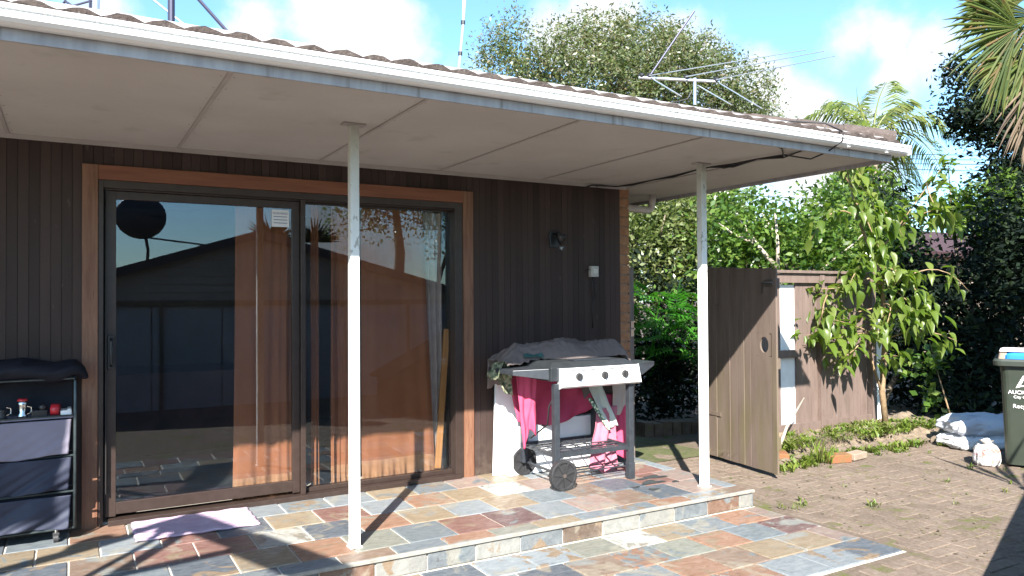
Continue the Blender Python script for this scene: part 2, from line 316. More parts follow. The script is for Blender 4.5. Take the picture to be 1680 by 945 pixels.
def piece(name, me, loc, parent, color=None, rot=None, scale=None):
    o = bpy.data.objects.new(name, me); COL.objects.link(o); link(o, parent); o.location = loc
    if rot: o.rotation_euler = rot
    if scale: o.scale = scale
    if color: o.color = (*color, 1)
    return o
def npmesh(name, V, Fq, mat, parent=None, k=4):
    me = bpy.data.meshes.new(name); nf = len(Fq); me.vertices.add(len(V)); me.vertices.foreach_set('co', V.astype(np.float32).ravel())
    me.loops.add(nf*k); me.loops.foreach_set('vertex_index', Fq.astype(np.int32).ravel()); me.polygons.add(nf)
    me.polygons.foreach_set('loop_start', np.arange(0, nf*k, k, dtype=np.int32)); me.update(calc_edges=True)
    me.materials.append(mat); o = bpy.data.objects.new(name, me); COL.objects.link(o)
    if parent is not None: link(o, parent)
    return o
def leafcloud(P, size, stretch=.45, upb=.4, droop=0, rng=RNG):
    n = len(P); d = rng.normal(size=(n, 3)); d[:,2] = d[:,2]*.7-droop; d /= np.linalg.norm(d, axis=1)[:,None]
    nn = rng.normal(size=(n, 3)); nn[:,2] += upb*2; s = np.cross(d, nn); s /= np.linalg.norm(s, axis=1)[:,None]; nn = np.cross(s, d)
    L = (size*(.6+.8*rng.random(n)))[:,None]; Wd = L*stretch*.5
    a = P; b = P+d*L*.45+s*Wd+nn*L*.08; c = P+d*L; e = P+d*L*.45-s*Wd+nn*L*.08
    V = np.stack([a, b, c, e], 1).reshape(-1, 3); return V, np.arange(4*n).reshape(n, 4)
def blobpts(blobs, n, cl=14, spread=.16, shell=.45, rng=RNG):
    w = np.array([b[1][0]*b[1][1]*b[1][2] for b in blobs])**.75; w /= w.sum(); nc = max(1, n//cl); idx = rng.choice(len(blobs), nc, p=w)
    C = np.array([b[0] for b in blobs], float)[idx]; Rr = np.array([b[1] for b in blobs], float)[idx]
    d = rng.normal(size=(nc, 3)); d /= np.linalg.norm(d, axis=1)[:,None]; r = rng.random(nc)**shell
    cc = C+d*Rr*r[:,None]*(1+.12*rng.normal(size=(nc,1))); k = rng.integers(0, nc, n); return cc[k]+rng.normal(size=(n,3))*spread
def foliage(name, blobs, n, size, mat, parent, cl=14, spread=.16, stretch=.45, shell=.45, droop=0, upb=.4):
    V, Fq = leafcloud(blobpts(blobs, n, cl, spread, shell), size, stretch, upb, droop); return npmesh(name, V, Fq, mat, parent)
# ------------------------------------------------------------------ ground
MB().grid(lambda u, v: (-300+600*u, -300+600*v, -.155), 2, 2).build('ground', M['dirt']); bpy.data.objects['ground']['kind'] = 'structure'
pv = tag(MB().grid(lambda u, v: (-2+12.2*u, -5.2+6.8*v, -.1275), 4, 4).build('courtyard_paving', M['joint']), kind='structure')
pb = MB().box((-.098,-.048,-.05),(.098,.048,0), ch=.004); pme = pb.mesh('paver'); pme.materials.append(M['paver'])
rr = random.Random(3); cand = []
for k in range(-60, 70):
    for j in range(-34, 30):
        for hor, (cx, cy) in ((True, (k+4*j+1, k+.5)), (False, (k+4*j+3.5, k+1))):
            x, y = cx*.1+4.4, cy*.1
            if (4.42 < x < 9.0 or (x > 1.5 and y < -2.72)) and x < 9 and -4.8 < y < .95 and not (y > -.62 and x > 5.45) : cand.append((x, y, hor))
def vis(x, y):
    d = Vector((x, y, -.12))-CAM; z = d.dot(F); return abs(d.dot(R3)/z) < .69 and -d.dot(U3)/z < .40
inn = sorted([c for c in cand if vis(c[0], c[1])], key=lambda c: (Vector((c[0], c[1], 0))-CAM).length); out = [c for c in cand if not vis(c[0], c[1])]
far = MB()
for i, (x, y, hor) in enumerate(inn+out):
    z = -.124+rr.uniform(-.003, .002)+.002*math.sin(x*3+y*2); rz = rr.uniform(-.03,.03)+(0 if hor else math.pi/2); rot = (rr.uniform(-.018,.018), rr.uniform(-.018,.018), rz)
    if i < 299: piece('paver', pme, (x, y, z), pv, color=[rr.uniform(.7, 1.3)]*3, rot=rot)
    else:
        far.box((-.098,-.048,-.05),(.098,.048,0), mat=Matrix.Translation((x, y, z)) @ Matrix.Rotation(rz, 4, 'Z') @ Matrix.Rotation(rot[0], 4, 'X'), ch=.006)
o = far.build('far_pavers', M['paver'], pv); o['kind'] = 'stuff'
# slate colour names
PAL = dict(G=(0.123,0.147,0.162), D=(0.067,0.082,0.101), O=(0.208,0.111,0.068), R=(0.166,0.079,0.062), T=(0.207,0.158,0.100), P=(0.099,0.050,0.047), W=(0.296,0.296,0.271), B=(0.158,0.107,0.076), L=(0.178,0.202,0.217), K=(0.213,0.154,0.130), Y=(0.265,0.207,0.119), V=(0.158,0.162,0.134))
def slab(sx, sy, sz, name, mat, ch=.004):
    me = MB().box((-sx/2,-sy/2,-sz),(sx/2,sy/2,0), ch=ch).mesh(name); me.materials.append(mat); return me
pat = tag(MB().box((-1.6,-1.462,-.16),(4.312,.02,-.005)).box((-1.6,-2.64,-.18),(4.342,-1.462,-.126)).build('patio', M['grout']), kind='structure')
tm = {}
def tile(x0, x1, y0, y1, z, key, name='slate_tile'):
    a = (round(x1-x0,3), round(y1-y0,3))
    if a not in tm: tm[a] = slab(a[0]-.010, a[1]-.010, .014, 'slate_tile', M['slate'])
    c = PAL[key]; f = rr.uniform(1.0, 1.25)
    piece(name, tm[a], ((x0+x1)/2, (y0+y1)/2, z+rr.uniform(-.0012,.0012)), pat, color=[min(.8, k*f) for k in c], rot=(rr.uniform(-.003,.003), rr.uniform(-.003,.003), rr.uniform(-.004,.004)))
def row(y0, y1, x0, pitch, cols, z, xmax, xmin=-1.3, rndc='GRTLDOKVB'):
    k = -1
    while x0+k*pitch > xmin: tile(x0+k*pitch, x0+(k+1)*pitch, y0, y1, z, rr.choice(rndc)); k -= 1
    for i, c in enumerate(cols):
        a = x0+i*pitch; b = a+pitch
        if a > xmax-.04: return
        if b > xmax-.04: b = xmax
        tile(a, b, y0, y1, z, c)
    a = x0+len(cols)*pitch
    while a < xmax-.04:
        b = min(a+pitch, xmax); b = xmax if xmax-b < .04 else b
        tile(a, b, y0, y1, z, rr.choice(rndc)); a = b
U0 = .003
row(-1.473, -1.322, .63, .312, 'DGBGOVTGGOLB', U0, 4.32)
row(-1.322, -.985, .448, .3125, 'DTOVGRPLKBDK', U0, 4.32)
row(-.985, -.658, .30, .312, 'RRWDOTLTGBDRK', U0, 4.32)
row(-.658, -.332, .455, .3125, 'RDTRLOTWKOGRL', U0, 4.32)
row(-.332, -.006, .30, .3125, 'VGLGLTGKTLTLG', U0, 4.32)
LZ = -.118
row(-1.762, -1.485, 1.37, .3125, 'TDLLVWTGOK', LZ, 4.335)
row(-2.05, -1.762, 1.515, .3125, 'OLDBOVOGPLG', LZ, 4.335)
row(-2.337, -2.05, 1.66, .3125, 'RGTGOBTTK', LZ, 4.335)
row(-2.625, -2.337, 1.52, .3125, 'GRTDBOLLD', LZ, 4.335)
# riser tiles, upright against the step
rs = slab(.296, .100, .012, 'riser_tile', M['slate']); xs = 4.175
for i, c in enumerate('OLWWBLWLWOGWTGLW'):
    x1 = xs-i*.3055
    o = piece('riser_tile', rs, (x1-.15, -1.4745, -.066), pat, color=[k*(.80 if c == 'W' else .72) for k in PAL[c]], rot=(math.pi/2, 0, 0))
o = piece('riser_tile', rs, (4.175+.072, -1.4745, -.066), pat, color=[k*.75 for k in PAL['W']], rot=(math.pi/2, 0, 0), scale=(.46, 1, 1))
MB().box((-1.6,-1.487,-.015),(4.322,-1.464,.0045), ch=.003).build('step_nosing', two('nosing', (.26,.25,.225), (.19,.18,.16), 18, .8, bump=.3), pat)
for y in (-1.30, -.98, -.66): piece('riser_tile', rs, (4.3135, y+.16-.32+.13, -.066), pat, color=PAL[rr.choice('GLT')], rot=(math.pi/2, 0, math.pi/2))
# wet patches by the barbecue
mm = bpy.data.materials.new('wet_film'); mm.use_nodes = True; n = mm.node_tree.nodes; l = mm.node_tree.links; n.clear()
o_ = n.new('ShaderNodeOutputMaterial'); tr = n.new('ShaderNodeBsdfTransparent'); tr.inputs[0].default_value = (.84,.83,.84,1); gl = n.new('ShaderNodeBsdfGlossy'); gl.inputs['Roughness'].default_value = .06
fr = n.new('ShaderNodeFresnel'); fr.inputs[0].default_value = 1.33; mx = n.new('ShaderNodeMixShader'); l.new(fr.outputs[0], mx.inputs[0]); l.new(tr.outputs[0], mx.inputs[1]); l.new(gl.outputs[0], mx.inputs[2]); l.new(mx.outputs[0], o_.inputs[0])
wet = MB(); wz = 0
for cx, cy, rx, ry in ((3.83,-.93,.10,.05),(3.93,-.80,.13,.045),(3.62,-.98,.035,.02),(3.70,-1.10,.04,.025),(4.0,-1.0,.03,.02)):
    wz += 1; k = len(wet.v); nn = 22; q = random.Random(int(cx*100))
    for j in range(nn): t_ = 2*math.pi*j/nn; f = 1+.28*math.sin(3*t_+cx*9)+.2*q.uniform(-1,1); wet.v.append((cx+rx*f*math.cos(t_), cy+ry*f*math.sin(t_), .0060+.0004*wz))
    wet.f.append(tuple(range(k, k+nn)))
tag(wet.build('wet_patches', two('wet_slate', (.045,.052,.058), (.075,.08,.085), 16, .16, c3=(.10,.04,.045), s3=7)), kind='structure')
# ------------------------------------------------------------------ house
H = empty('house', (1.8, 2, 0), 'single storey house with dark brown vertical boards, wide soffit and tiled roof', 'house')
full = MB().box((-.0272,0,.005),(.0272,.016,2.385)).mesh('cladding_board'); full.materials.append(M['clad'])
short = MB().box((-.0272,0,2.266),(.0272,.016,2.385)).mesh('cladding_board'); short.materials.append(M['clad'])
x = -1.5
while x < 4.27:
    over = x > .075 and x < 2.75
    jj = rr.uniform(0, .003)
    piece('cladding_board', short if over else full, (x, -.018+jj, 0), H); x += .0567
bk = MB().box((-1.55,.0,0),(.10,.10,2.42)).box((2.72,.0,0),(4.30,.10,2.42)).box((.10,.0,2.22),(2.72,.10,2.42)); bk.build('wall_lining', M['clad_back'], H)
MB().box((-1.55,-.024,2.384),(4.33,.0,2.42)).build('wall_batten', M['batten'], H)
# corner brick column and side wall
bm_ = MB().box((-.052,-.11,-.038),(.052,.11,.038)).mesh('brick'); bm_.materials.append(M['brick'])
for i in range(28): piece('brick', bm_, (4.308+rr.uniform(-.001,.001), .095, .03+i*.086), H, scale=(1,1,1))
MB().box((4.262,-.004,-.15),(4.352,8.1,2.42)).build('mortar_core', M['mortar'], H)
sw = MB()
for i in range(28):
    y = .22+(.115 if i % 2 else 0)
    while y < 7.9: sw.box((4.27,y,-.008+i*.086),(4.360,y+.22,.068+i*.086)); y += .232
o = sw.build('side_bricks', M['brick'], H); o['kind'] = 'stuff'
# interior room
rm = MB().box((-1.5,3.6,-.1),(4.25,3.7,2.42)).box((-1.6,.1,-.1),(-1.5,3.7,2.42)).box((4.16,.1,-.1),(4.26,3.7,2.42)).box((-1.5,.1,2.40),(4.25,3.7,2.50)); M['inner'] = two('inner_wall', (.13,.11,.095), (.16,.13,.11), 2, .8); rm.build('inner_wall', M['inner'], H)
MB().box((-1.5,.03,-.1),(4.25,3.6,.012)).build('inner_floor', two('carpet', (.50,.49,.44), (.42,.40,.36), 6, .95, bump=.2, bscale=200), H)
MB().box((.35,2.2,.012),(1.5,3.1,.75)).build('sofa_back', two('sofa', (.10,.06,.06), (.14,.08,.08), 5, .9), H)
# architrave
MB().box((.055,-.04,.0),(.142,-.012,2.2635)).build('architrave', M['architrave'], H, bevel=.003)
MB().box((2.6815,-.04,.0),(2.7693,-.012,2.2635)).build('architrave', M['architrave'], H, bevel=.003)
MB().box((.1425,-.039,2.1711),(2.681,-.013,2.2630)).build('architrave', M['architrave_h'], H, bevel=.003)
# sliding door
D = empty('sliding_door', (1.41, .03, 0), None, None); del_ = None
link(D, H)
fr_ = MB(); fr_.box((.143,-.03,.0),(.172,.10,2.17)).box((2.612,-.03,.0),(2.6805,.10,2.17)).box((.172,-.03,2.122),(2.612,.10,2.17)).box((.20,-.055,.0),(2.65,.10,.035)).box((.172,.0,2.112),(2.612,.012,2.122))
fr_.build('door_frame', M['alum'], D, bevel=.002)
MB().box((.172,.045,.035),(.182,.055,2.122)).box((.184,-.028,.2),(.190,.0,2.11)).build('seal', M['alum_dark'], D)
pn = MB(); y0, y1 = .012, .05
pn.box((.186,y0,.045),(.245,y1,2.108)).box((1.355,y0,.045),(1.405,y1,2.108)).box((.245,y0,2.058),(1.355,y1,2.108)).box((.245,y0,.058),(1.355,y1,.132))
pn.build('sliding_panel', M['alum'], D, bevel=.002)
MB().box((.243,.029,.13),(1.357,.033,2.06)).build('glass_pane', M['glass'], D)
fx = MB(); fx.box((1.407,-.02,.035),(1.440,.09,2.121)).box((1.440,.055,2.098),(2.612,.09,2.121)).box((1.440,.03,.036),(2.612,.09,.066)); fx.build('fixed_panel', M['alum'], D, bevel=.002)
MB().box((1.438,.060,.064),(2.614,.064,2.10)).build('glass_pane', M['glass'], D)
hd = MB(); hd.box((.197,-.016,.98),(.236,.014,1.19)); hd.tube([(.216,-.016,1.17),(.216,-.050,1.155),(.216,-.054,1.08),(.216,-.050,1.015),(.216,-.016,1.0)], .009, 8); hd.build('handle', M['black'], D, bevel=.004)
hv = MB(); 
for q in range(3): hv.box((1.48+q*.004,.052,1.40-q*.05),(1.50+q*.004,.058,1.44-q*.05))
# warning sticker
st = MB().box((1.215,.0255,1.925),(1.335,.0285,2.045)).build('sticker', two('sticker', (.62,.64,.68), (.66,.68,.72), 5, .5), D)
def text(s, size, loc, rot, mat, parent, name='lettering', align='CENTER', ext=.0006):
    cu = bpy.data.curves.new('t', 'FONT'); cu.body = s; cu.size = size; cu.align_x = align; cu.extrude = ext; ob = bpy.data.objects.new('t', cu); COL.objects.link(ob)
    dg = bpy.context.evaluated_depsgraph_get(); me = bpy.data.meshes.new_from_object(ob.evaluated_get(dg)); bpy.data.objects.remove(ob)
    me.transform(Matrix.Translation(loc) @ Matrix(rot)); me.materials.clear(); me.materials.append(mat); me.name = name
    o = bpy.data.objects.new(name, me); COL.objects.link(o); link(o, parent); return o
RX = Matrix.Rotation(math.pi/2, 4, 'X'); M['ink'] = MT('blue_grey_ink', (.10,.14,.26), .6).m
text('WARNING!', .021, (1.275,.0245,2.013), RX, M['ink'], D)
for k in range(3): MB().box((1.228,.0245,1.994-k*.022),(1.322,.0254,1.999-k*.022)).build('print_line', M['ink'], D)
# curtains
def curtain(x0, x1, z0, z1, y, folds, amp, seed, flare=0, taper=0):
    ph = seed*1.7
    def f(u, v):
        xx = x0+(x1-x0)*u; xc = (x0+x1)/2; fl = 1+flare*(1-v)**2; xx = xc+(xx-xc)*fl-taper*v*(1-u)
        a = math.sin(u*folds*2*math.pi+ph+.6*math.sin(v*2+ph)+1.3*math.sin(u*5+ph))**3*1.3+.22*math.sin(u*folds*5.3*math.pi+ph*2)+.25*mnoise.noise(Vector((u*9,v*1.5,seed))); return (xx, y+amp*a*(1.0-.3*v), z0+(z1-z0)*v)
    return f
def mkcurtain(x0, x1, y, folds, amp, seed, label, flare=.0, ztop=2.12, rightcut=0):
    hz = .165+.006*seed; f = curtain(x0, x1, .03, ztop, y, folds, amp, seed, flare)
    def g(u, v):
        p = f(u, v); return (p[0]+rightcut*v*u, p[1], p[2])
    vs = (hz-.03)/(ztop-.03)
    b = MB().grid(lambda u, v: g(u, vs+(1-vs)*v), 90, 14)
    cu = tag(b.build('curtain', M['curtain'], None, smooth=True), label, 'curtain', 'curtains behind the door glass')
    MB().grid(lambda u, v: (g(u, vs*v)[0], g(u, vs*v)[1]+.012*math.sin(u*folds*19+seed)*(1-v)+.006*math.sin(u*folds*41+seed)*(1-v)-.004*(1-v), g(u, vs*v)[2]), 120, 5).build('satin_hem', M['satin'], cu, smooth=True)
    return cu
mkcurtain(.985, 1.375, .11, 1.7, .014, 1, 'rust brown curtain behind the left sliding pane', flare=.10)
mkcurtain(1.515, 1.575, .12, .7, .02, 2, 'thin fold of rust curtain just right of the door mullion')
mkcurtain(1.66, 1.79, .12, 1.0, .02, 3, 'narrow rust curtain fold directly behind the first white post')
mkcurtain(1.90, 2.50, .12, 1.9, .010, 4, 'widest rust brown curtain filling the right pane beside the net curtain', rightcut=-.10)
nb = MB().grid(lambda u, v: (2.36+.235*u+(.08*(1-v)*(1-u)), .165+.018*math.sin(u*26+v), .04+2.06*v), 60, 8)
tag(nb.build('net_curtain', M['net'], None, smooth=True), 'pale net curtain bunched at the right edge of the door', 'curtain')
tag(MB().bar((2.515,.105,.07),(2.60,.105,1.17),.05,.02,(0,1,0)).build('timber_stick', M['stick'], bevel=.003), 'yellow timber stick leaning inside the right pane', 'timber stick')
MB().box((-1.5,.13,2.13),(4.1,.16,2.15)).build('curtain_rail', M['white'], H)
# soffit sheets and joint strips
jx = [.607+.94*k for k in range(-3, 5)]+[5.154]
for a, b in zip(jx[:-1], jx[1:]):
    MB().box((a+.004,-2.009,2.4145),(b-.004,-.0,2.424)).build('soffit_sheet', M['soffit'], H)
MB().box((4.36,.0,2.4145),(5.14,8.0,2.424)).build('soffit_sheet', M['soffit'], H)
for a in jx[1:-1]:
    MB().box((a-.011,-2.009,2.407),(a+.011,-.026,2.4140), ch=0).build('cover_strip', M['batten'], H, bevel=.003)
MB().box((-2.3,-2.030,2.386),(5.175,-2.010,2.56)).build('fascia', M['fascia'], H)
MB().box((5.155,-2.0095,2.386),(5.175,8.0,2.56)).build('fascia', M['fascia'], H)
nb_ = MB()
for a in jx[1:-1]:
    for k in range(9):
        for dx in (-.028, .028): nb_.tube([(a+dx,-.12-.215*k,2.4146),(a+dx,-.12-.215*k,2.4132)], .0042, 6)
o = nb_.build('nail_heads', two('rusty_nail', (.22,.17,.14), (.32,.29,.26), 9, .8), H); o['kind'] = 'stuff'
# gutter: quad profile swept along the eave
prof = [(-2.034,2.49),(-2.034,2.436),(-2.070,2.434),(-2.094,2.440),(-2.110,2.452),(-2.116,2.472),(-2.108,2.476),(-2.108,2.480),(-2.122,2.483),(-2.123,2.498),(-2.114,2.501),(-2.110,2.496)]
g = MB()
def sweep(g, prof, ends, fn):
    n = len(prof); k = len(g.v)
    for e in ends:
        for p in prof: g.v.append(fn(e, p))
    for i in range(len(ends)-1):
        for j in range(n-1): a = k+i*n+j; g.f.append((a, a+1, a+1+n, a+n))
xe = 5.275
sweep(g, prof, [-2.6, xe], lambda e, p: (e if e < 0 else xe+(-p[0]-2.05)*.0, p[0], p[1]))
sweep(g, [(xe-.005, 2.434),(xe-.005, 2.499)], [-2.12, -1.988], lambda e, p: (p[0], e, p[1]))
g.build('gutter', M['gutter'], H, thick=.003)
g2 = MB(); sweep(g2, [(-(p[0])+3.145, p[1]) for p in prof], [-1.99, 8], lambda e, p: (p[0], e, p[1])); g2.build('side_gutter', M['gutter'], H, thick=.003)
for gx in (4.60, 5.02): MB().bar((gx,-1.99,2.430),(gx,-2.105,2.432),.012,.004).build('gutter_bracket', M['gutter'], H)
# roof deck and tiles
P15 = math.tan(R(15)); ey, ez = -2.07, 2.512
dk = MB(); dk.add([(-2.6,ey+.03,ez-.01),(5.22,ey+.03,ez-.01),(-1.8+.0,4.0,ez-.01+6.04*P15),(-2.6,4.0,ez-.01+6.04*P15),(5.22,8.0,ez-.01),(-2.6,8.0,ez-.01)],[(0,1,2,3),(1,4,2),(3,2,4,5)]); dk.build('roof_deck', M['mortar'], H)
def tileprof(w=.30, n=12):
    pts = []
    for i in range(n+1):
        u = i/n; z = .021*abs(math.sin(u*2*math.pi))**1.3; pts.append((-w/2+w*u, z))
    return pts
def rooftile(jit=0):
    b = MB(); n = 12; pr = tileprof(); Ln = .36; k = 0
    for y, dz in ((0, .012), (Ln, -.004)):
        for x_, z_ in pr: b.v.append((x_, y, z_+dz+(random.uniform(-jit, jit))))
    for x_, z_ in pr: b.v.append((x_, .0, z_-.016))
    for i in range(n): b.f.append((i, i+1, i+n+2, i+n+1)); b.f.append((i+2*(n+1), i+1+2*(n+1), i+1, i))
    return b
tms = []
for q in range(3): me = rooftile(.003).mesh('roof_tile'); me.materials.append(M['tile_roof']); tms.append(me)
ang = R(15)
rest = MB()
for cI in range(19):
    x = -2.45+(.15 if cI % 2 else 0)
    while x < 5.30-cI*.32*1.0*.97:
        yy = ey-.028+cI*.32*math.cos(ang); zz = ez-.012+cI*.32*math.sin(ang)+.003
        if cI == 0: piece('roof_tile', tms[rr.randrange(3)], (x, yy, zz+rr.uniform(-.004,.006)), H, rot=(ang, rr.uniform(-.012,.012), rr.uniform(-.01,.01)))
        else:
            mt = Matrix.Translation((x, yy, zz+rr.uniform(-.003,.004))) @ Matrix.Rotation(ang, 4, 'X'); b = rooftile(); rest.add([mt @ Vector(v) for v in b.v], b.f)
        x += .30
o = rest.build('upper_roof_tiles', M['tile_roof'], H); o['kind'] = 'stuff'
cap = MB().tube([(0,0,0),(.36,0,0)], [.085,.095], 10).mesh('hip_cap'); cap.materials.append(M['tile_roof'])
hd_ = Vector((-1, 1, P15)).normalized(); hl = hd_.to_track_quat('X', 'Z').to_euler()
for i in range(22): p = Vector((5.20,-2.03,2.535))+hd_*(.33*i); piece('hip_cap', cap, p, H, rot=hl)
# downpipe
dpb = MB().tube([(4.36,.32,2.285),(4.55,.30,2.275),(4.72,.28,2.262),(4.84,.28,2.262),(4.875,.28,2.29),(4.885,.28,2.34),(4.90,.28,2.42)], .036, 12); dpb.build('downpipe', M['pvc'], H, smooth=True)
# cables along the soffit
for k, off in enumerate(((0,0),(.012,.004),(.02,-.006))):
    pts = [(3.885,-.03,2.375-off[1]),(3.93,-.04,2.398),(4.05,-.05+off[0],2.40),(4.17,-.08-off[0],2.396),(4.21,-.25,2.392-off[1]),(4.23,-.50+off[0],2.40),(4.24,-.75,2.396-off[1]),(4.20,-1.05,2.400),(4.19,-1.22+off[0],2.397),(4.21,-1.42,2.390-.012*k),(4.24,-1.62,2.395),(4.30,-1.80,2.40-.01*k)]
    pts += [[(4.42,-1.93,2.36),(4.48,-2.02,2.40),(4.50,-2.125,2.46),(4.50,-2.13,2.51)], [(4.15,-1.915,2.41),(4.0,-1.935,2.43)], [(4.33,-1.93,2.41),(4.31,-1.94,2.44)]][k]
    tag(MB().tube(pts, .0055, 6).build('soffit_cable', M['cable'], H, smooth=True))
MB().tube([(3.99,-.04,2.395),(3.98,-.045,2.375),(3.975,-.03,2.36)], .004, 5).build('soffit_cable', M['cable'], H)
MB().tube([(4.21,-1.25,2.398),(4.215,-1.32,2.372),(4.23,-1.38,2.375),(4.235,-1.45,2.394)], .004, 5).build('soffit_cable', M['cable'], H)
MB().tube([(3.0,-1.55,2.60),(3.5,-1.75,2.585),(4.0,-1.85,2.60),(4.3,-1.95,2.60),(4.42,-2.05,2.585),(4.5,-2.125,2.52)], .006, 5).build('roof_cable', M['cable'], H, smooth=True)
# ------------------------------------------------------------------ veranda posts
for k, (px_, lab) in enumerate(((1.395, 'nearer white square veranda post in front of the glass door, chipped at its top'), (4.081, 'farther white square veranda post at the patio corner in front of the gate'))):
    pr = empty('veranda_post', (px_, -1.2244, 0), lab, 'post', 'white posts holding up the veranda roof')
    h = .026; MB().box((px_-h,-1.2244-h,.004),(px_+h,-1.2244+h,2.404)).build('shaft', M['post'], pr, bevel=.003)
    MB().box((px_-.036,-1.2244-.036,.0045),(px_+.036,-1.2244+.036,.0095)).build('base_plate', M['post'], pr)
    MB().box((px_-.065,-1.2244-.035,2.404),(px_+.065,-1.2244+.035,2.4135)).build('top_plate', M['batten'], pr)
# ------------------------------------------------------------------ wall lamp, switch box
lp = empty('wall_lamp', (3.556,-.02,1.85), 'black wall lamp with a bare clear bulb on the dark boards', 'lamp')
b = MB(); b.tube([(3.545,-.018,1.93),(3.545,-.030,1.93)], .055, 14); b.box((3.50,-.032,1.84),(3.59,-.018,1.98)); b.build('back_plate', M['black'], lp, bevel=.006)
MB().tube([(3.545,-.03,1.955),(3.55,-.085,1.965),(3.565,-.10,1.93)], .012, 8).build('arm', M['black'], lp, smooth=True)
MB().tube([(3.565,-.10,1.945),(3.565,-.10,1.915),(3.57,-.10,1.87)], [.048,.038,.020], 14).build('lamp_holder', M['black'], lp, smooth=True)
MB().ball((3.572,-.10,1.835), .029, 14, 10, (1,1,1.15)).build('bulb', M['bulb'], lp, smooth=True)
sb_ = empty('switch_box', (3.949,-.02,1.60), 'grey weatherproof switch box screwed to the boards right of the wall lamp', 'switch box')
MB().box((3.905,-.065,1.595),(3.985,-.018,1.69)).build('case', M['box'], sb_, bevel=.006)
MB().box((3.925,-.071,1.625),(3.97,-.065,1.665)).build('rocker', M['pvc'], sb_, bevel=.003)
MB().tube([(3.935,-.04,1.595),(3.93,-.03,1.50),(3.95,-.028,1.42),(3.98,-.028,1.40),(3.975,-.03,1.48),(3.955,-.035,1.56)], .006, 6).build('cable', M['cable'], sb_, smooth=True)
MB().tube([(3.945,-.03,1.42),(3.94,-.026,1.30),(3.945,-.024,1.15)], .005, 6).build('cable', M['cable'], sb_, smooth=True)
MB().tube([(3.905,-.04,1.66),(3.875,-.03,1.655),(3.86,-.026,1.64)], .004, 6).build('cable', M['cable'], sb_, smooth=True)
# gate jamb post beside the brick corner
gp = empty('gate_jamb', (4.44,.08,-.15), 'weathered grey timber gate jamb beside the brick corner with a steel catch', 'gate post')
MB().box((4.40,.04,-.15),(4.455,.12,1.69)).build('jamb_post', two('grey_timber', (.13,.11,.10), (.20,.17,.15), 12, .8, (3,3,.3), bump=.3), gp, bevel=.003)
MB().box((4.41,.030,1.06),(4.445,.040,1.20)).tube([(4.428,.03,1.13),(4.428,.0,1.13)], .010, 8).build('catch', M['chrome'], gp)
# ------------------------------------------------------------------ barbecue
B = empty('barbecue', (3.45,-.48,0), 'grey three-knob gas barbecue on wheels, cloths thrown over it, beside the brown wall', 'barbecue')
fy, by = -.735, -.225; lx, rx = 3.085, 3.775; tz = .86
for (x, y, z0) in ((lx,fy,.11),(rx,fy,.006),(lx+.03,by,.11),(rx+.03,by,.006)):
    MB().box((x-.023,y-.023,z0),(x+.023,y+.023,.78)).build('leg', M['bbq'], B, bevel=.003)
for (x, y) in ((rx,fy),(rx+.03,by)): MB().box((x-.027,y-.027,.004),(x+.027,y+.027,.13)).build('foot', M['bbq'], B, bevel=.004)
MB().prism([(-.80,.758),(-.765,.742),(-.735,.76),(-.735,.888),(-.765,.893)], 3.10, 3.84, 'x').build('control_panel', M['steel'], B, bevel=.003)
cpn = bpy.data.objects['control_panel']
for kx in (3.262, 3.498, 3.691):
    kb = MB().tube([(kx,-.782,.826),(kx,-.800,.826)], [.030,.027], 16); kb.box((kx-.006,-.812,.802),(kx+.006,-.799,.850)); kb.build('knob', M['tyre'], B, bevel=.002)
for kx in (3.19, 3.28, 3.37, 3.46, 3.55, 3.64, 3.73): MB().box((kx,-.7815,.874),(kx+.05,-.779,.878)).build('vent_slot', M['black'], B)
MB().box((3.60,-.7905,.815),(3.63,-.787,.835)).build('badge', M['pvc'], B)
bt = MB(); bt.add([(3.03,-.76,.90),(3.80,-.76,.90),(3.80,-.16,.90),(3.03,-.16,.90),(3.08,-.70,.935),(3.76,-.70,.935),(3.76,-.2,.935),(3.08,-.2,.935),(3.03,-.76,.80),(3.80,-.76,.80),(3.80,-.16,.80),(3.03,-.16,.80)],
  [(0,1,5,4),(1,2,6,5),(2,3,7,6),(3,0,4,7),(4,5,6,7),(8,9,1,0),(9,10,2,1),(10,11,3,2),(11,8,0,3),(11,10,9,8)]); bt.build('hotplate_cover', M['bbq_top'], B, bevel=.004)
MB().box((3.28,-.70,.9352),(3.62,-.60,.945)).build('handle_plate', M['bbq'], B, bevel=.004)
def shelf(pts, z0, z1): 
    n = len(pts); b = MB(); b.add([(x,y,z0) for x,y in pts]+[(x,y,z1) for x,y in pts], [tuple(range(n))[::-1], tuple(range(n, 2*n))]+[(i,(i+1)%n,(i+1)%n+n,i+n) for i in range(n)]); return b
ls = MB(); ls.add([(3.095,-.765,.895),(3.095,-.20,.895),(2.80,-.22,.88),(2.80,-.60,.88),(3.095,-.765,.80),(3.095,-.20,.80),(2.80,-.22,.845),(2.80,-.60,.845)], [(0,1,2,3),(7,6,5,4),(3,7,4,0),(0,4,5,1),(1,5,6,2),(2,6,7,3)]); ls.build('side_shelf', M['bbq'], B, bevel=.003)
ls = MB(); ls.add([(3.805,-.765,.895),(3.805,-.20,.895),(4.10,-.25,.895),(4.10,-.65,.895),(3.87,-.765,.80),(3.805,-.20,.80),(4.10,-.25,.862),(4.10,-.65,.862)], [(3,2,1,0),(4,5,6,7),(0,4,7,3),(1,5,4,0),(2,6,5,1),(3,7,6,2)]); ls.build('side_shelf', M['bbq'], B, bevel=.003)
MB().bar((lx,fy,.25),(rx,fy,.25),.02,.035).build('shelf_rail', M['bbq'], B); MB().bar((lx,by,.25),(rx+.03,by,.25),.02,.035).build('shelf_rail', M['bbq'], B)
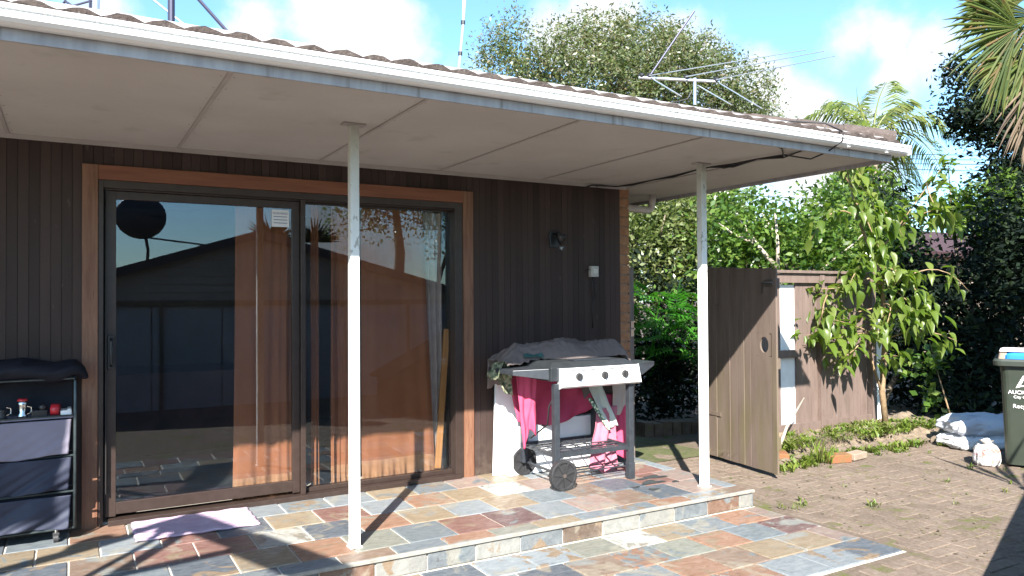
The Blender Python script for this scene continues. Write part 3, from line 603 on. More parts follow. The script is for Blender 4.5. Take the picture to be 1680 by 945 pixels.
MB().bar((lx,fy,.25),(lx+.03,by,.25),.02,.03).build('shelf_rail', M['bbq'], B); MB().bar((rx,fy,.25),(rx+.03,by,.25),.02,.03).build('shelf_rail', M['bbq'], B)
for i in range(1, 6): y = fy+(by-fy)*i/6; MB().bar((lx,y,.256),(rx,y,.256),.022,.006).build('shelf_slat', M['bbq'], B)
for i in range(1, 6): x = lx+(rx-lx)*i/6; MB().bar((x,fy,.25),(x+.03,by,.25),.012,.005).build('shelf_slat', M['bbq'], B)
for i in range(3): y = fy+.03+i*.07; MB().bar((lx+.05,y,.10),(rx,y,.10),.008,.008).build('lower_rod', M['bbq'], B)
MB().tube([(3.115,-.79,.112),(3.135,-.17,.112)], .011, 8).build('axle', M['bbq'], B)
for (x, y) in ((3.112,-.785),(3.132,-.19)):
    w = MB(); n = 28
    for s_ in (-.022, .022):
        for r_ in (.112, .090):
            for j in range(n): a = 2*math.pi*j/n; w.v.append((x+r_*math.cos(a), y+s_, .115+r_*math.sin(a)))
    for j in range(n):
        q = (j+1) % n; w.f += [(j,q,q+2*n,j+2*n), (j+n,j+3*n,q+3*n,q+n), (j,j+n,q+n,q), (j+2*n,q+2*n,q+3*n,j+3*n)]
    wo = w.build('wheel', M['tyre'], B, smooth=False, bevel=.004)
    s_ = MB(); s_.tube([(x,y-.014,.115),(x,y+.014,.115)], .094, 28); s_.build('wheel_disc', M['tyre'], wo)
    s_ = MB()
    for j in range(7): a = 2*math.pi*j/7+.3; s_.bar((x+.015*math.cos(a),y-.016,.115+.015*math.sin(a)),(x+.092*math.cos(a),y-.016,.115+.092*math.sin(a)),.014,.012,(0,1,0))
    s_.build('spokes', M['tyre'], wo); MB().tube([(x,y-.026,.115),(x,y-.01,.115)], .015, 10).build('hub_cap', M['chrome'], wo)
MB().tube([(3.17,-.68,.77),(3.10,-.62,.60),(3.13,-.55,.45),(3.10,-.35,.32)], .007, 6).build('gas_hose', M['cable'], B, smooth=True)
# cloths
def hills(x, y, L): return sum(h*math.exp(-((x-cx)/sx)**2-((y-cy)/sy)**2) for cx, cy, sx, sy, h in L)
HL = [(3.33,-.33,.20,.20,.125),(3.10,-.30,.16,.2,.06),(3.75,-.32,.22,.16,.095),(3.55,-.30,.15,.15,.05),(3.95,-.33,.12,.16,.055),(2.95,-.32,.1,.15,.05)]
def cov(u, v):
    x = 2.83+1.22*u; y = -.47+.34*v+.03*math.sin(u*9)*(1-v)
    nn_ = mnoise.noise(Vector((x*5, y*5, 0))); hf = min(1, v/.22)**.7; z = .944+hills(x, y, HL)*hf*.98+.035*nn_+.03*abs(mnoise.noise(Vector((x*9+nn_*2, y*14, 3))))+.012*mnoise.noise(Vector((x*26, y*40, 7)))
    e = min(v, 1-v, u, 1-u); z -= max(0, .08-e)*.35
    if u > .93: z -= (u-.93)*1.1
    if v > .9: z -= (v-.9)*2.2
    return (x+.01*math.sin(y*40), y, max(z, .938 if x > 3.03 and u < .93 and v < .9 else .70))
tag(MB().grid(cov, 130, 60).build('barbecue_cover', M['greycloth'], None, smooth=True, thick=.004), 'rumpled grey brown cover bunched on top of the barbecue', 'cover')
def drape(name, TL, TR, BL, BR, folds, amp, mat, label, cat, nx=(0,-1,0), seed=0, sag=0, curve=0, group=None, th=.004, parent=None):
    TL, TR, BL, BR = map(Vector, (TL, TR, BL, BR)); nv = Vector(nx)
    def f(u, v):
        p = TL.lerp(TR, u).lerp(BL.lerp(BR, u), v)
        w = math.sin(u*folds*6.28+seed+1.2*math.sin(v*3.1+seed))+.5*math.sin(u*folds*12.1+v*5+seed*2)+.35*math.sin(v*14+u*9+seed)
        p = p+nv*(amp*w*(.25+.75*v)); p.z -= sag*math.sin(math.pi*u)*v+curve*v*math.sin(u*7+seed)*.03; return p
    o = MB().grid(f, 50, 40).build(name, mat, parent, smooth=True, thick=th)
    return tag(o, label, cat, group) if parent is None else o
drape('pink_towel', (2.93,-.42,.86), (3.10,-.45,.85), (2.99,-.42,.30), (3.10,-.44,.40), 1.5, .014, M['pink'], 'bright pink towel hanging from the left shelf of the barbecue', 'towel', seed=1, curve=1.5)
drape('pink_towel', (2.99,-.165,.84), (3.80,-.165,.84), (3.04,-.235,.44), (3.80,-.225,.50), 2.2, .018, M['pink'], 'wide pink towel slung in a swag behind the barbecue legs', 'towel', seed=2, sag=.08)
drape('pink_towel', (3.82,-.25,.60), (4.10,-.27,.60), (3.90,-.28,.06), (4.16,-.30,.08), 1.5, .02, M['pink'], 'deep pink towel hanging low behind the right barbecue leg', 'towel', seed=3, curve=1)
drape('pink_towel', (3.70,-.40,.50), (3.92,-.38,.52), (3.58,-.48,.02), (3.84,-.46,.02), 1.6, .024, M['pale_pink'], 'pale pink towel trailing onto the slate between the barbecue legs', 'towel', seed=4, curve=1)
drape('beige_cloth', (3.62,-.205,.86), (4.02,-.22,.90), (3.72,-.22,.50), (4.10,-.24,.44), 1.4, .016, M['greycloth'], 'taupe cloth hanging behind the right side of the barbecue', 'cloth', seed=5, curve=1)
drape('beige_cloth', (3.93,-.30,.86), (4.09,-.28,.90), (3.94,-.30,.44), (4.17,-.30,.50), 1.0, .012, M['beige'], 'pale beige cloth corner below the right barbecue shelf', 'cloth', seed=6, curve=1)
tc_ = drape('tea_towel', (3.62,-.36,.74), (3.76,-.36,.74), (3.79,-.42,.34), (3.90,-.42,.36), 1.1, .014, M['whiteg'], 'pale green tea towel with a patterned border dangling inside the barbecue frame', 'tea towel', seed=7)
drape('patterned_border', (3.625,-.378,.60), (3.66,-.378,.60), (3.78,-.44,.34), (3.82,-.44,.33), 1, .004, M['pattern'], None, None, seed=7, parent=tc_)
fb = MB().grid(lambda u, v: (2.79+.12*u+.02*math.sin(v*9), -.40+.20*v, .80+.13*math.sin(math.pi*min(1, u*1.05))**.6*(1-.3*v)+.012*math.sin(u*19+v*13)), 30, 24)
tag(fb.build('floral_cloth', M['floral'], smooth=True, thick=.006), 'dark floral cloth bundled at the left end of the barbecue shelf', 'cloth')
drape('floral_cloth', (2.84,-.28,.82), (2.95,-.30,.84), (2.90,-.28,.68), (2.97,-.30,.66), 1, .01, M['floral'], 'strip of dark floral cloth hanging below the left shelf edge', 'cloth', seed=2)
drape('teal_cloth', (3.02,-.34,1.02), (3.17,-.34,1.04), (2.99,-.45,.955), (3.16,-.46,.965), 1, .006, M['teal'], 'small teal cloth lying on the left of the barbecue top', 'cloth', seed=1, nx=(0,0,1))
wb = MB(); wb.add([(2.895,-.12,.006),(3.20,-.12,.006),(3.22,-.055,.93),(2.965,-.055,.93),(2.895,-.10,.006),(3.20,-.10,.006),(3.22,-.030,.93),(2.965,-.030,.93)], [(0,1,2,3),(7,6,5,4),(0,4,5,1),(1,5,6,2),(2,6,7,3),(3,7,4,0)])
tag(wb.build('white_board', M['white'], bevel=.003), 'tall white board leaning on the brown wall behind the barbecue', 'board')
wx = empty('white_cabinet', (3.5,-.17,.006), 'low white cabinet lying against the wall behind the barbecue', 'cabinet')
MB().box((3.03,-.20,.006),(4.02,-.125,.43)).build('cabinet_body', M['white'], wx, bevel=.006); MB().box((2.99,-.215,.006),(3.024,-.125,.47)).build('end_panel', M['white'], wx, bevel=.004); MB().box((3.30,-.202,.375),(3.38,-.20,.395)).build('handle_recess', M['bbq'], wx)
# ------------------------------------------------------------------ fabric trolley (left)
T = empty('fabric_trolley', (-.3,-.14,0), 'dark metal trolley with lilac and navy fabric drawers left of the door', 'trolley')
yf = -.235; yb = -.06; xr = .018; xl = -.70
for x in (xr, xl):
    MB().tube([(x,yf,.075),(x,yf,.93),(x,yf+.02,.955),(x,yb-.02,.955),(x,yb,.93),(x,yb,.075)], .009, 8).build('side_frame', M['frame'], T, smooth=True)
for z in (.075,.29,.50,.735,.952): MB().tube([(xl,yf,z),(xr,yf,z)], .006, 6).build('cross_rail', M['frame'], T); MB().tube([(xl,yb,z),(xr,yb,z)], .006, 6).build('cross_rail', M['frame'], T)
MB().box((xl,yf,.722),(xr-.005,yb,.732)).build('shelf', M['flap_l'], T)
MB().box((xl,yb-.004,.06),(xr-.012,yb+.004,.95)).box((xl,yf+.02,.08),(xr-.03,yb,.70)).build('lining', M['blackcloth'], T)
def flap(z1, z0, mat, seed, fold):
    def f(u, v):
        x = xl+(xr-.018-xl)*u-(.014*v*u); z = z1+(z0-z1)*v-.010*math.sin(u*11+seed)*v; 
        y = yf-.012-.016*v*math.sin(u*13+seed+2.2*v)*fold-.010*abs(math.sin(u*7.5+v*3+seed))*fold-.004*math.sin(u*40+v*20)*v*fold
        return (x, y, z)
    MB().grid(f, 70, 26).build('fabric_drawer', mat, T, smooth=True, thick=.003)
flap(.715,.505,M['flap_l'],1,.5); flap(.492,.300,M['flap_d'],2,1.5); flap(.272,.085,M['flap_d'],4,1.3)
for (x, y) in ((-.075,yf),(xl+.05,yf)):
    c_ = MB().tube([(x-.013,y-.005,.026),(x+.013,y-.005,.026)], .024, 14).box((x-.017,y-.012,.026),(x+.017,y+.012,.058)).build('caster', M['tyre'], T, bevel=.002); MB().tube([(x,y,.058),(x,y,.08)], .008, 8).build('caster_stem', M['chrome'], c_)
def bag(u, v):
    a = u*2*math.pi; s = 2*v-1; x = -.31+.40*math.copysign(abs(s)**.9, s); r = (1-abs(s)**5)**.5
    z = 1.0+.065*r*math.sin(a)+.014*math.sin(x*17)*r-.05*max(0, (x-.02)/.07)**1.3; y = -.15+.12*r*math.cos(a); return (x, y, z+.006*math.sin(a*5+x*30))
tag(MB().grid(bag, 30, 44).build('black_cover', M['blackcloth'], None, smooth=True), 'black fabric cover folded over the top of the trolley', 'cover')
# shelf items
def mug(x, lab, lid, h=.10, r=.024):
    e = empty('lidded_cup', (x,-.19,.732), lab, 'cup'); 
    MB().tube([(x,-.19,.733),(x,-.19,.75),(x,-.19,.765),(x,-.19,.733+h*.75),(x,-.19,.733+h)], [r*1.15, r*1.1, r*.75, r*.9, r*1.1], 16).build('cup_body', M['chrome'] if lid else M['tyre'], e, smooth=True)
    if lid: MB().tube([(x,-.19,.733+h),(x,-.19,.745+h)], [r*1.15, r*.9], 16).build('lid', M['red'], e, smooth=True)
    MB().tube([(x+r,-.20,.80),(x+r+.02,-.205,.795),(x+r+.02,-.205,.765),(x+r,-.20,.755)], .003, 6).build('ring_handle', M['chrome'], e)
mug(-.245, 'steel cup with a red lid standing on the trolley shelf', True); mug(-.345, 'steel cup without a lid at the left edge of the trolley shelf', False, .055)
tag(MB().box((-.20,-.22,.733),(-.12,-.16,.775)).ball((-.145,-.20,.79), .022, 10, 8).build('black_gadget', M['black'], bevel=.006), 'small black gadget lying beside the red lidded cup', 'gadget')
e = empty('red_roll', (-.085,-.19,.733), 'red ring-shaped roll standing between the black gadget and white packet', 'roll'); MB().tube([(-.10,-.19,.770),(-.06,-.20,.770)], .034, 16).build('roll_body', M['red'], e, smooth=True); MB().tube([(-.103,-.19,.770),(-.1005,-.19,.770)], .017, 12).build('core', M['black'], e)
tag(MB().box((-.055,-.225,.733),(.002,-.12,.765)).box((-.02,-.23,.765),(.0,-.13,.774)).build('white_packet', M['white'], bevel=.004), 'flat white packet on the trolley shelf beside the frame', 'packet')
# ------------------------------------------------------------------ door mat
def dm(u, v):
    x = .325+.70*u; y = -.505+.435*v-.01*u; z = .010+.002*math.sin(x*43)+.0025*math.sin(y*110); e = min(u*.70, (1-u)*.70, v*.44, (1-v)*.44); return (x+.003*math.sin(y*50), y+.002*math.sin(x*37), z+min(.006, e*.4))
mt_ = MB().grid(dm, 70, 44).build('door_mat', M['mat'], None, smooth=True, thick=.010); tag(mt_, 'pale pink cotton door mat in front of the sliding door', 'door mat')
# ------------------------------------------------------------------ gate
GB, GA = Vector((5.156,-.994,0)), Vector((5.297,-.029,0)); gd = (GB-GA).normalized(); gn = Vector((gd.y, -gd.x, 0)).normalized()
if gn.dot(CAM-GA) < 0: gn = -gn
G = empty('garden_gate', (5.297,-.029,-.1), 'brown boarded garden gate standing open beside the far veranda post', 'gate'); GL = (GB-GA).length
MG = Matrix((gd, gn, Vector((0,0,1)))).transposed().to_4x4(); MG.translation = GA
ws = [.088,.072,.094,.10,.105,.095,.085,.085,.19,.065]; sc_ = GL/sum(ws); a = 0
for i, w in enumerate(ws):
    w *= sc_; b = MB(); zt = 1.70-.055*(a/GL)+(-.0); z0 = -.085+rr.uniform(-.004,.004)
    if i == 8:
        cx, cz, r_ = a+w*.52, 1.0, .055; n = 24; k = 0
        for yy in (0, .018):
            for j in range(n): t_ = 2*math.pi*j/n; b.v.append((cx+r_*math.cos(t_), yy, cz+r_*1.25*math.sin(t_)))
            for j in range(n):
                t_ = 2*math.pi*j/n; c_, s_ = math.cos(t_), math.sin(t_); X0, X1, Z0, Z1 = a+.002, a+w-.002, cz-.1, cz+.1
                kx = min([(X1-cx)/c_ if c_ > 1e-6 else ((X0-cx)/c_ if c_ < -1e-6 else 9e9), (Z1-cz)/s_ if s_ > 1e-6 else ((Z0-cz)/s_ if s_ < -1e-6 else 9e9)]); b.v.append((cx+kx*c_, yy, cz+kx*s_))
        for j in range(n):
            q = (j+1) % n; b.f += [(j,q,q+n,j+n), (j+2*n,j+3*n,q+3*n,q+2*n), (j,j+2*n,q+2*n,q)]
        b.box((a+.002,0,z0),(a+w-.002,.018,cz-.1)).box((a+.002,0,cz+.1),(a+w-.002,.018,zt))
        for xc in (a+.002, a+w-.002):
            pass
    else: b.box((a+.002,0,z0),(a+w-.002,.018+rr.uniform(-.003,.003),zt+rr.uniform(-.003,.003)))
    b.v = [tuple(MG @ Vector(v)) for v in b.v]; b.build('board', M['gate'], G, bevel=0 if i == 8 else .003); a += w+(.0 if i != 1 else .004)
b = MB(); 
for z in (.12,.80,1.48): b.box((.02,-.042,z),(GL-.02,-.002,z+.09))
b.v = [tuple(MG @ Vector(v)) for v in b.v]; b.build('cross_rail', M['gate'], G)
b = MB().box((GL-.13,.019,1.50),(GL-.03,.027,1.56)).tube([(GL-.15,.032,1.53),(GL-.02,.032,1.53)], .007, 8).box((GL-.16,.019,1.44),(GL-.148,.035,1.54)); b.v = [tuple(MG @ Vector(v)) for v in b.v]; b.build('latch', M['chrome'], G)
for z in (.3, 1.3): b = MB().box((-.01,.019,z),(.22,.024,z+.035)); b.v = [tuple(MG @ Vector(v)) for v in b.v]; b.build('hinge', M['gate'], G)
# ------------------------------------------------------------------ fence
Fn = empty('timber_fence', (6.6,.03,-.15), 'brown painted board fence behind the gate with a capped top rail', 'fence')
for x in (5.345, 6.93, 7.80): MB().box((x,-.035,-.15),(x+.075,.04,1.655)).build('fence_post', M['fence'], Fn, bevel=.003)
x = 5.43
while x < 7.77:
    if not (6.33 < x < 6.53) and not (6.92 < x < 7.0): MB().box((x,.015,-.03),(x+.113,.032+rr.uniform(-.003,.003),1.64)).build('board', M['fence'], Fn, bevel=.002)
    x += .117
MB().box((5.33,-.055,1.66),(7.89,.07,1.69)).build('cap', M['fence'], Fn, bevel=.003)
MB().box((5.42,-.025,1.56),(6.928,.0135,1.655)).box((7.007,-.025,1.56),(7.798,.0135,1.655)).build('top_rail', M['fence'], Fn, bevel=.002)
MB().box((5.42,-.025,-.03),(6.928,.0135,.09)).box((7.007,-.025,-.03),(7.798,.0135,.09)).build('bottom_rail', M['fence'], Fn, bevel=.002)
MB().box((5.42,-.025,.78),(6.60,.0135,.86)).build('middle_rail', M['fence'], Fn, bevel=.002)
tag(MB().box((6.36,.036,.06),(6.64,.055,1.54)).build('white_board', M['whitepaint']), 'white board showing through the gap in the brown fence', 'board')
tag(MB().box((7.90,.03,.0),(8.12,.06,1.15)).build('white_board', M['whitepaint']), 'white painted board at the right end of the fence behind the young tree', 'board')
# ------------------------------------------------------------------ garden bed
bed = tag(MB().grid(lambda u, v: (5.42+3.3*u, -.74+.95*v+.10*math.sin(u*5)*(1-v)+.12*u*(1-v), -.145+.135*min(1, v*4)*(1)+.025*math.sin(u*31+v*9)*min(1, v*3)+.02*math.sin(u*17-v*23)*min(1,v*3)), 90, 34).build('garden_bed', M['soil'], smooth=True), kind='structure')
mossy = tag(MB().grid(lambda u, v: (4.37+1.1*u, .05+1.5*v, -.118+.010*math.sin(u*9)*math.sin(v*14)), 30, 30).build('mossy_path', M['moss'], smooth=True), kind='structure')
eg = MB().ball((0,0,0), 1, 10, 7, (1,1,1), .12).mesh('edging_stone'); eg.materials.append(M['edging'])
for i in range(13): x = 5.55+i*.235; piece('edging_stone', eg, (x, -.735+.10*math.sin((x-5.42)/3.3*5)+.12*(x-5.42)/3.3, -.10), bed, scale=(.115,.035,.055+rr.uniform(-.01,.01)), rot=(0, rr.uniform(-.05,.05), rr.uniform(-.08,.08)))
def brickobj(c, rz, mat, label, cat='brick', s=(.23,.11,.075)):
    b = MB().box((-s[0]/2,-s[1]/2,0),(s[0]/2,s[1]/2,s[2]), mat=Matrix.Translation(c) @ Matrix.Rotation(rz, 4, 'Z') @ Matrix.Rotation(.04, 4, 'X')); return tag(b.build('loose_brick', mat, bevel=.006), label, cat)
brickobj((6.16,-.80,-.122), -.25, M['brick_red'], 'mossy orange red brick lying at the edge of the garden bed'); brickobj((6.42,-.80,-.118), .12, M['brick_tan'], 'pale tan brick lying against the mossy red brick', s=(.23,.11,.06))
brickobj((5.63,-.60,-.08), .9, M['brick_red'], 'orange brick half hidden in weeds beside the open gate')
kb = MB().box((-.055,-.1,0),(.055,.1,.16)).mesh('edging_block'); kb.materials.append(M['edging'])
be = empty('raised_edging', (6.0,1.2,-.15), 'row of upright edging blocks at the far side of the mossy path', 'garden edging')
for i in range(9): piece('edging_block', kb, (5.55+i*.118, 1.22-.02*i, -.14+rr.uniform(-.008,.008)), be, rot=(rr.uniform(-.04,.04), 0, -.15+rr.uniform(-.04,.04)))
# weeds and litter
def tufts(name, spots, mat, blades, hgt, label, wid=.012, lean=1.0):
    V = []; rng = np.random.default_rng(len(name)*7+blades)
    for (x, y, z, s) in spots:
        for _ in range(blades):
            a = rng.random()*6.28; l = hgt*s*(.5+.8*rng.random()); ln = lean*(.3+.9*rng.random()); bx = x+.03*s*rng.normal(); byy = y+.03*s*rng.normal(); d = np.array([math.cos(a), math.sin(a), 0]); p = np.array([bx, byy, z]); sdv = np.array([-d[1], d[0], 0])*wid*s*(.6+.6*rng.random())
            tip = p+d*l*ln*.7+np.array([0,0,l]); mid = p+d*l*ln*.25+np.array([0,0,l*.65]); V += [p, mid+sdv, tip, mid-sdv]
    V = np.array(V); o = npmesh(name, V, np.arange(len(V)).reshape(-1, 4), mat); return tag(o, label, None, kind='stuff')
q = np.random.default_rng(5); S = []
def bz(x, y): return -.02 if y > -.55 else -.12
for cx, cy, sx, sy, n in ((7.6,-.28,.40,.14,150),(7.0,-.5,.4,.12,60),(5.8,-.55,.22,.14,70),(6.4,-.3,.4,.16,30),(7.1,-.25,.3,.12,22),(5.65,-.62,.12,.10,26),(5.85,-.72,.12,.06,26),(8.0,-.35,.25,.12,40),(6.75,-.70,.2,.06,16),(6.1,-.45,.3,.1,14),(7.2,-.75,.12,.05,12),(8.3,-.6,.15,.1,14),(7.7,-.95,.08,.05,8),(5.7,-.35,.12,.1,16)):
    for _ in range(n): x, y = cx+sx*q.normal(), cy+sy*q.normal(); S.append((x, y, bz(x, y), .35+.75*q.random()**1.5))
tufts('garden_weeds', S, M['weed'], 22, .065, 'bright green weeds growing on the garden bed in front of the fence', .013, 1.7)
S = [(5.95,-.78,-.10,1.2),(5.92,-.76,-.10,1.0),(6.0,-.82,-.12,.8)]; tufts('strappy_weed', S, M['weed'], 14, .17, 'strappy green weed clump beside the mossy brick', .010)
S = []
for _ in range(90):
    x, y = 4.5+3.9*q.random(), -2.9+2.9*q.random()
    if not (y > -.6 and x > 5.4): S.append((x, y, -.124, .10+.55*q.random()**4))
S += [(5.05,-1.9,-.124,.8),(5.08,-1.93,-.124,.7),(4.75,-1.55,-.124,.6),(6.9,-1.6,-.124,.7),(6.3,-2.2,-.124,.6),(4.45,-1.62,-.12,.6),(4.5,-1.68,-.12,.5),(7.05,-1.8,-.12,.5)]
tufts('paving_weeds', S, M['weed'], 12, .06, 'tiny weeds and moss in the paving joints', .009, 1.6)
V = []
for _ in range(1500):
    x, y = 6.35+.75*q.normal()*.6, -.38+.13*q.normal(); a = q.random()*3.14; l = .03+.09*q.random(); d = np.array([math.cos(a), math.sin(a), .15*q.normal()])*l; w_ = np.array([-math.sin(a), math.cos(a), 0])*.0022; p = np.array([x, y, -.005+.02*q.random()]); V += [p-w_, p+w_, p+d+w_, p+d-w_]
V = np.array(V); tag(npmesh('dry_straw', V, np.arange(len(V)).reshape(-1, 4), M['straw']), 'dry straw and clippings scattered on the garden bed', None, kind='stuff')
V = []
for _ in range(1600):
    x, y = 4.4+4.2*q.random(), -4+3.5*q.random(); a = q.random()*6.28; l = .006+.02*q.random()**2; d = np.array([math.cos(a), math.sin(a), 0])*l; w_ = np.array([-math.sin(a), math.cos(a), 0])*l*.3; p = np.array([x, y, -.1175]); V += [p-w_, p+w_, p+d+w_, p+d-w_]
V = np.array(V); tag(npmesh('leaf_litter', V, np.arange(len(V)).reshape(-1, 4), M['straw']), 'small leaf litter scattered over the paving', None, kind='stuff')
st_ = MB().tube([(5.72,-.50,-.02),(5.95,-.40,.16),(6.35,-.28,.40)], [.018,.014,.007], 7); tag(st_.build('cut_branch', M['bark_pale'], smooth=True), 'cut pale branch propped up on the garden bed beside the gate', 'branch')
# ------------------------------------------------------------------ sacks
def sack(c, sx, sy, sz, rz, seed, name, mat, label, cat, group=None, tie=False):
    rnd = random.Random(seed)
    def f(u, v):
        th = math.pi*v; ph = 2*math.pi*u; a = math.copysign(abs(math.cos(ph))**.55, math.cos(ph)); b = math.copysign(abs(math.sin(ph))**.55, math.sin(ph)); s = math.sin(th)**.45
        k = 1+.05*math.sin(ph*5+seed)*s+.04*math.sin(ph*9+v*11+seed*2)+.02*math.sin(ph*23+v*31)
        k += .05*mnoise.noise(Vector((ph*2.2, v*9, seed)))+.03*abs(mnoise.noise(Vector((math.cos(ph)*5, math.sin(ph)*5+v*14, seed))))
        z = sz*.5*math.copysign(abs(math.cos(th))**.8, math.cos(th)); zz = max(z, -.42*sz)+sz*(.16*mnoise.noise(Vector((math.cos(ph)*s*2.4, math.sin(ph)*s*2.4, seed)))+.09*abs(mnoise.noise(Vector((math.cos(ph)*s*6, math.sin(ph)*s*6, seed*3)))))*(z > 0)
        x, y = sx*.5*a*s*k, sy*.5*b*s*k
        return (c[0]+x*math.cos(rz)-y*math.sin(rz), c[1]+x*math.sin(rz)+y*math.cos(rz), c[2]+sz*.42+zz)
    return tag(MB().grid(f, 90, 50).build(name, mat, smooth=True), label, cat, group)
M['sack'] = two('plastic_sack', (.40,.43,.50), (.48,.50,.56), 4, .35, c3=(.3,.35,.5), s3=14, bump=.3, bscale=14)
M['sack_print'] = two('printed_sack', (.72,.72,.72), (.55,.58,.62), 9, .35, c3=(.06,.07,.08), s3=22, bump=.4, bscale=18)
sack((7.98,-1.10,-.124), .75, .42, .15, -.45, 1, 'plastic_sack', M['sack_print'], 'lower white plastic sack with dark print lying under the grey sack', 'sack', 'full sacks stacked left of the bin')
sack((8.12,-1.12,.012), .95, .46, .19, -.45, 2, 'plastic_sack', M['sack'], 'upper bluish white full sack lying on top beside the wheelie bin', 'sack', 'full sacks stacked left of the bin')
t = MT('carrier_bag', rough=.35); c = t.ramp(t.noise(4, 4), [(.3, (.55,.50,.47)), (.6, (.62,.60,.58))]); c = t.mix(t.mask(t.noise(9, 4), .55, .62), c, (.55,.12,.10)); c = t.mix(t.mask(t.noise(7.3, 3), .60, .66), c, (.75,.55,.2)); t.base(c); t.bump(t.noise(26, 6), .9, .02); M['carrier'] = t.m
cb = sack((7.22,-1.57,-.124), .25, .21, .19, .5, 5, 'shopping_bag', M['carrier'], 'small tied white carrier bag with red print at the foot of the bin', 'shopping bag')
kn = MB().grid(lambda u, v: (7.22+.03*math.cos(u*6.28)*(.5+abs(v-.35)*2.2)*(1+.3*math.sin(u*19)), -1.57+.03*math.sin(u*6.28)*(.5+abs(v-.35)*2.2), .035+.06*v+.01*math.sin(u*19)), 24, 8)
kn.build('knot', M['carrier'], cb, smooth=True)
# ------------------------------------------------------------------ wheelie bin
f_l = Vector((7.22,-1.69,0)); fx_ = Vector((.44,-.90,0)).normalized(); fy_ = Vector((.90,.44,0)).normalized()   # face runs right, depth runs away
WB = empty('wheelie_bin', (7.6,-1.8,-.12), 'dark green council recycling wheelie bin with a bright blue lid at the right edge', 'bin')
MBn = Matrix((fx_, fy_, Vector((0,0,1)))).transposed().to_4x4(); MBn.translation = f_l+Vector((0,0,-.12))
wb_, dbb = .56, .60
def ring(w0, x0, x1, y0, y1, z, r, n=5):
    vs = []
    for cx, cy, a0 in ((x1-r,y1-r,0),(x0+r,y1-r,90),(x0+r,y0+r,180),(x1-r,y0+r,270)):
        for i in range(n): a = R(a0+90*i/(n-1)); vs.append((cx+r*math.cos(a), cy+r*math.sin(a), z))
    return vs
def loft(rings):
    b = MB(); n = len(rings[0])
    for r_ in rings: b.v += [tuple(MBn @ Vector(v)) for v in r_]
    for i in range(len(rings)-1):
        for j in range(n): q_ = (j+1) % n; b.f.append((i*n+j, i*n+q_, (i+1)*n+q_, (i+1)*n+j))
    b.f.append(tuple(range(n))[::-1]); b.f.append(tuple((len(rings)-1)*n+j for j in range(n))); return b
M['bingreen'] = two('bin_green', (.022,.029,.020), (.03,.037,.027), 5, .42); M['bindark'] = two('bin_rim', (.03,.037,.03), (.04,.047,.04), 5, .45); M['blue'] = two('blue_lid', (.015,.15,.42), (.02,.18,.48), 5, .4)
loft([ring(0,.035,wb_-.035,.03,dbb-.09,.02,.05), ring(0,.01,wb_-.01,.005,dbb-.03,.80,.06), ring(0,.0,wb_,.0,dbb,.93,.06)]).build('body', M['bingreen'], WB, smooth=False)
loft([ring(0,-.045,wb_+.045,-.045,dbb+.03,.905,.06), ring(0,-.05,wb_+.05,-.05,dbb+.03,.945,.06), ring(0,-.035,wb_+.035,-.035,dbb+.02,.965,.06)]).build('rim', M['bindark'], WB)
lid = loft([ring(0,.03,wb_+.03,-.04,dbb,.966,.05), ring(0,.03,wb_+.03,-.04,dbb,1.0,.05), ring(0,.06,wb_,-.01,dbb-.05,1.03,.05)]).build('lid', M['blue'], WB)
pz = loft([ring(0,-.01,.05,-.03,.3,.966,.02), ring(0,.0,.06,-.03,.3,1.02,.02)]); tag(pz.build('cardboard', two('cardboard', (.24,.19,.15), (.30,.24,.19), 8, .9)), 'cardboard sticking out under the blue bin lid', 'cardboard')
px2 = loft([ring(0,.0,wb_,-.03,.5,1.032,.02), ring(0,.02,wb_-.02,-.02,.45,1.042,.02)]); tag(px2.build('paper_sheet', two('paper', (.62,.56,.54), (.7,.64,.62), 6, .9)), 'pale paper sheet lying on top of the blue bin lid', 'paper')
for s_ in (.07, wb_-.07): w_ = MB().tube([(MBn @ Vector((s_-.03, dbb-.02, .1))), (MBn @ Vector((s_+.03, dbb-.02, .1)))], .1, 18); w_.build('wheel', M['tyre'], WB)
RB = MBn.to_3x3().to_4x4() @ Matrix.Rotation(math.pi/2, 4, 'X'); M['print'] = MT('white_print', (.80,.80,.78), .5).m
cxx = .190
def bp_(x, z): return MBn @ Vector((x, -.0035+.030*max(0, (.80-z))/.80*.9, z))
text('AUCKLAND', .047, bp_(cxx, .655), RB, M['print'], WB, ext=.001); text('City Council', .034, bp_(cxx, .617), RB, M['print'], WB, ext=.001); text('Recycling', .050, bp_(cxx, .53), RB, M['print'], WB, ext=.001)
lg = MB(); o3 = [(-.065,0),(-.05,-.012),(0,-.02+.03),(.05,-.012),(.065,0),(.012,.10),(0,.112),(-.012,.10)]; i3 = [(-.022,.028),(.022,.028),(0,.066)]
def lgv(p): return tuple(bp_(cxx-.005+p[0]*.9, .715+p[1]*.9)-fy_*.001)
O = [(-.072,-.005),(0,.018),(.072,-.005),(.01,.115),(-.01,.115)]
q3 = [[(-.072,-.008),(-.012,.112),(0,.085),(-.032,.020)],[(.072,-.008),(.012,.112),(0,.085),(.032,.020)],[(-.072,-.008),(-.032,.020),(.032,.020),(.072,-.008),(.03,.006),(0,.010),(-.03,.006)],[(-.012,.112),(0,.118),(.012,.112),(0,.085)]]
for pl in q3:
    k = len(lg.v); lg.v += [lgv(p) for p in pl]; lg.f.append(tuple(range(k, k+len(pl))))
lg.build('logo', M['print'], WB)
# ------------------------------------------------------------------ trees and plants
def tube_tree(parts, mat, parent, name='trunk', n=7):
    for pts, rr_ in parts: MB().tube(pts, rr_, n).build(name, mat, parent, smooth=True)
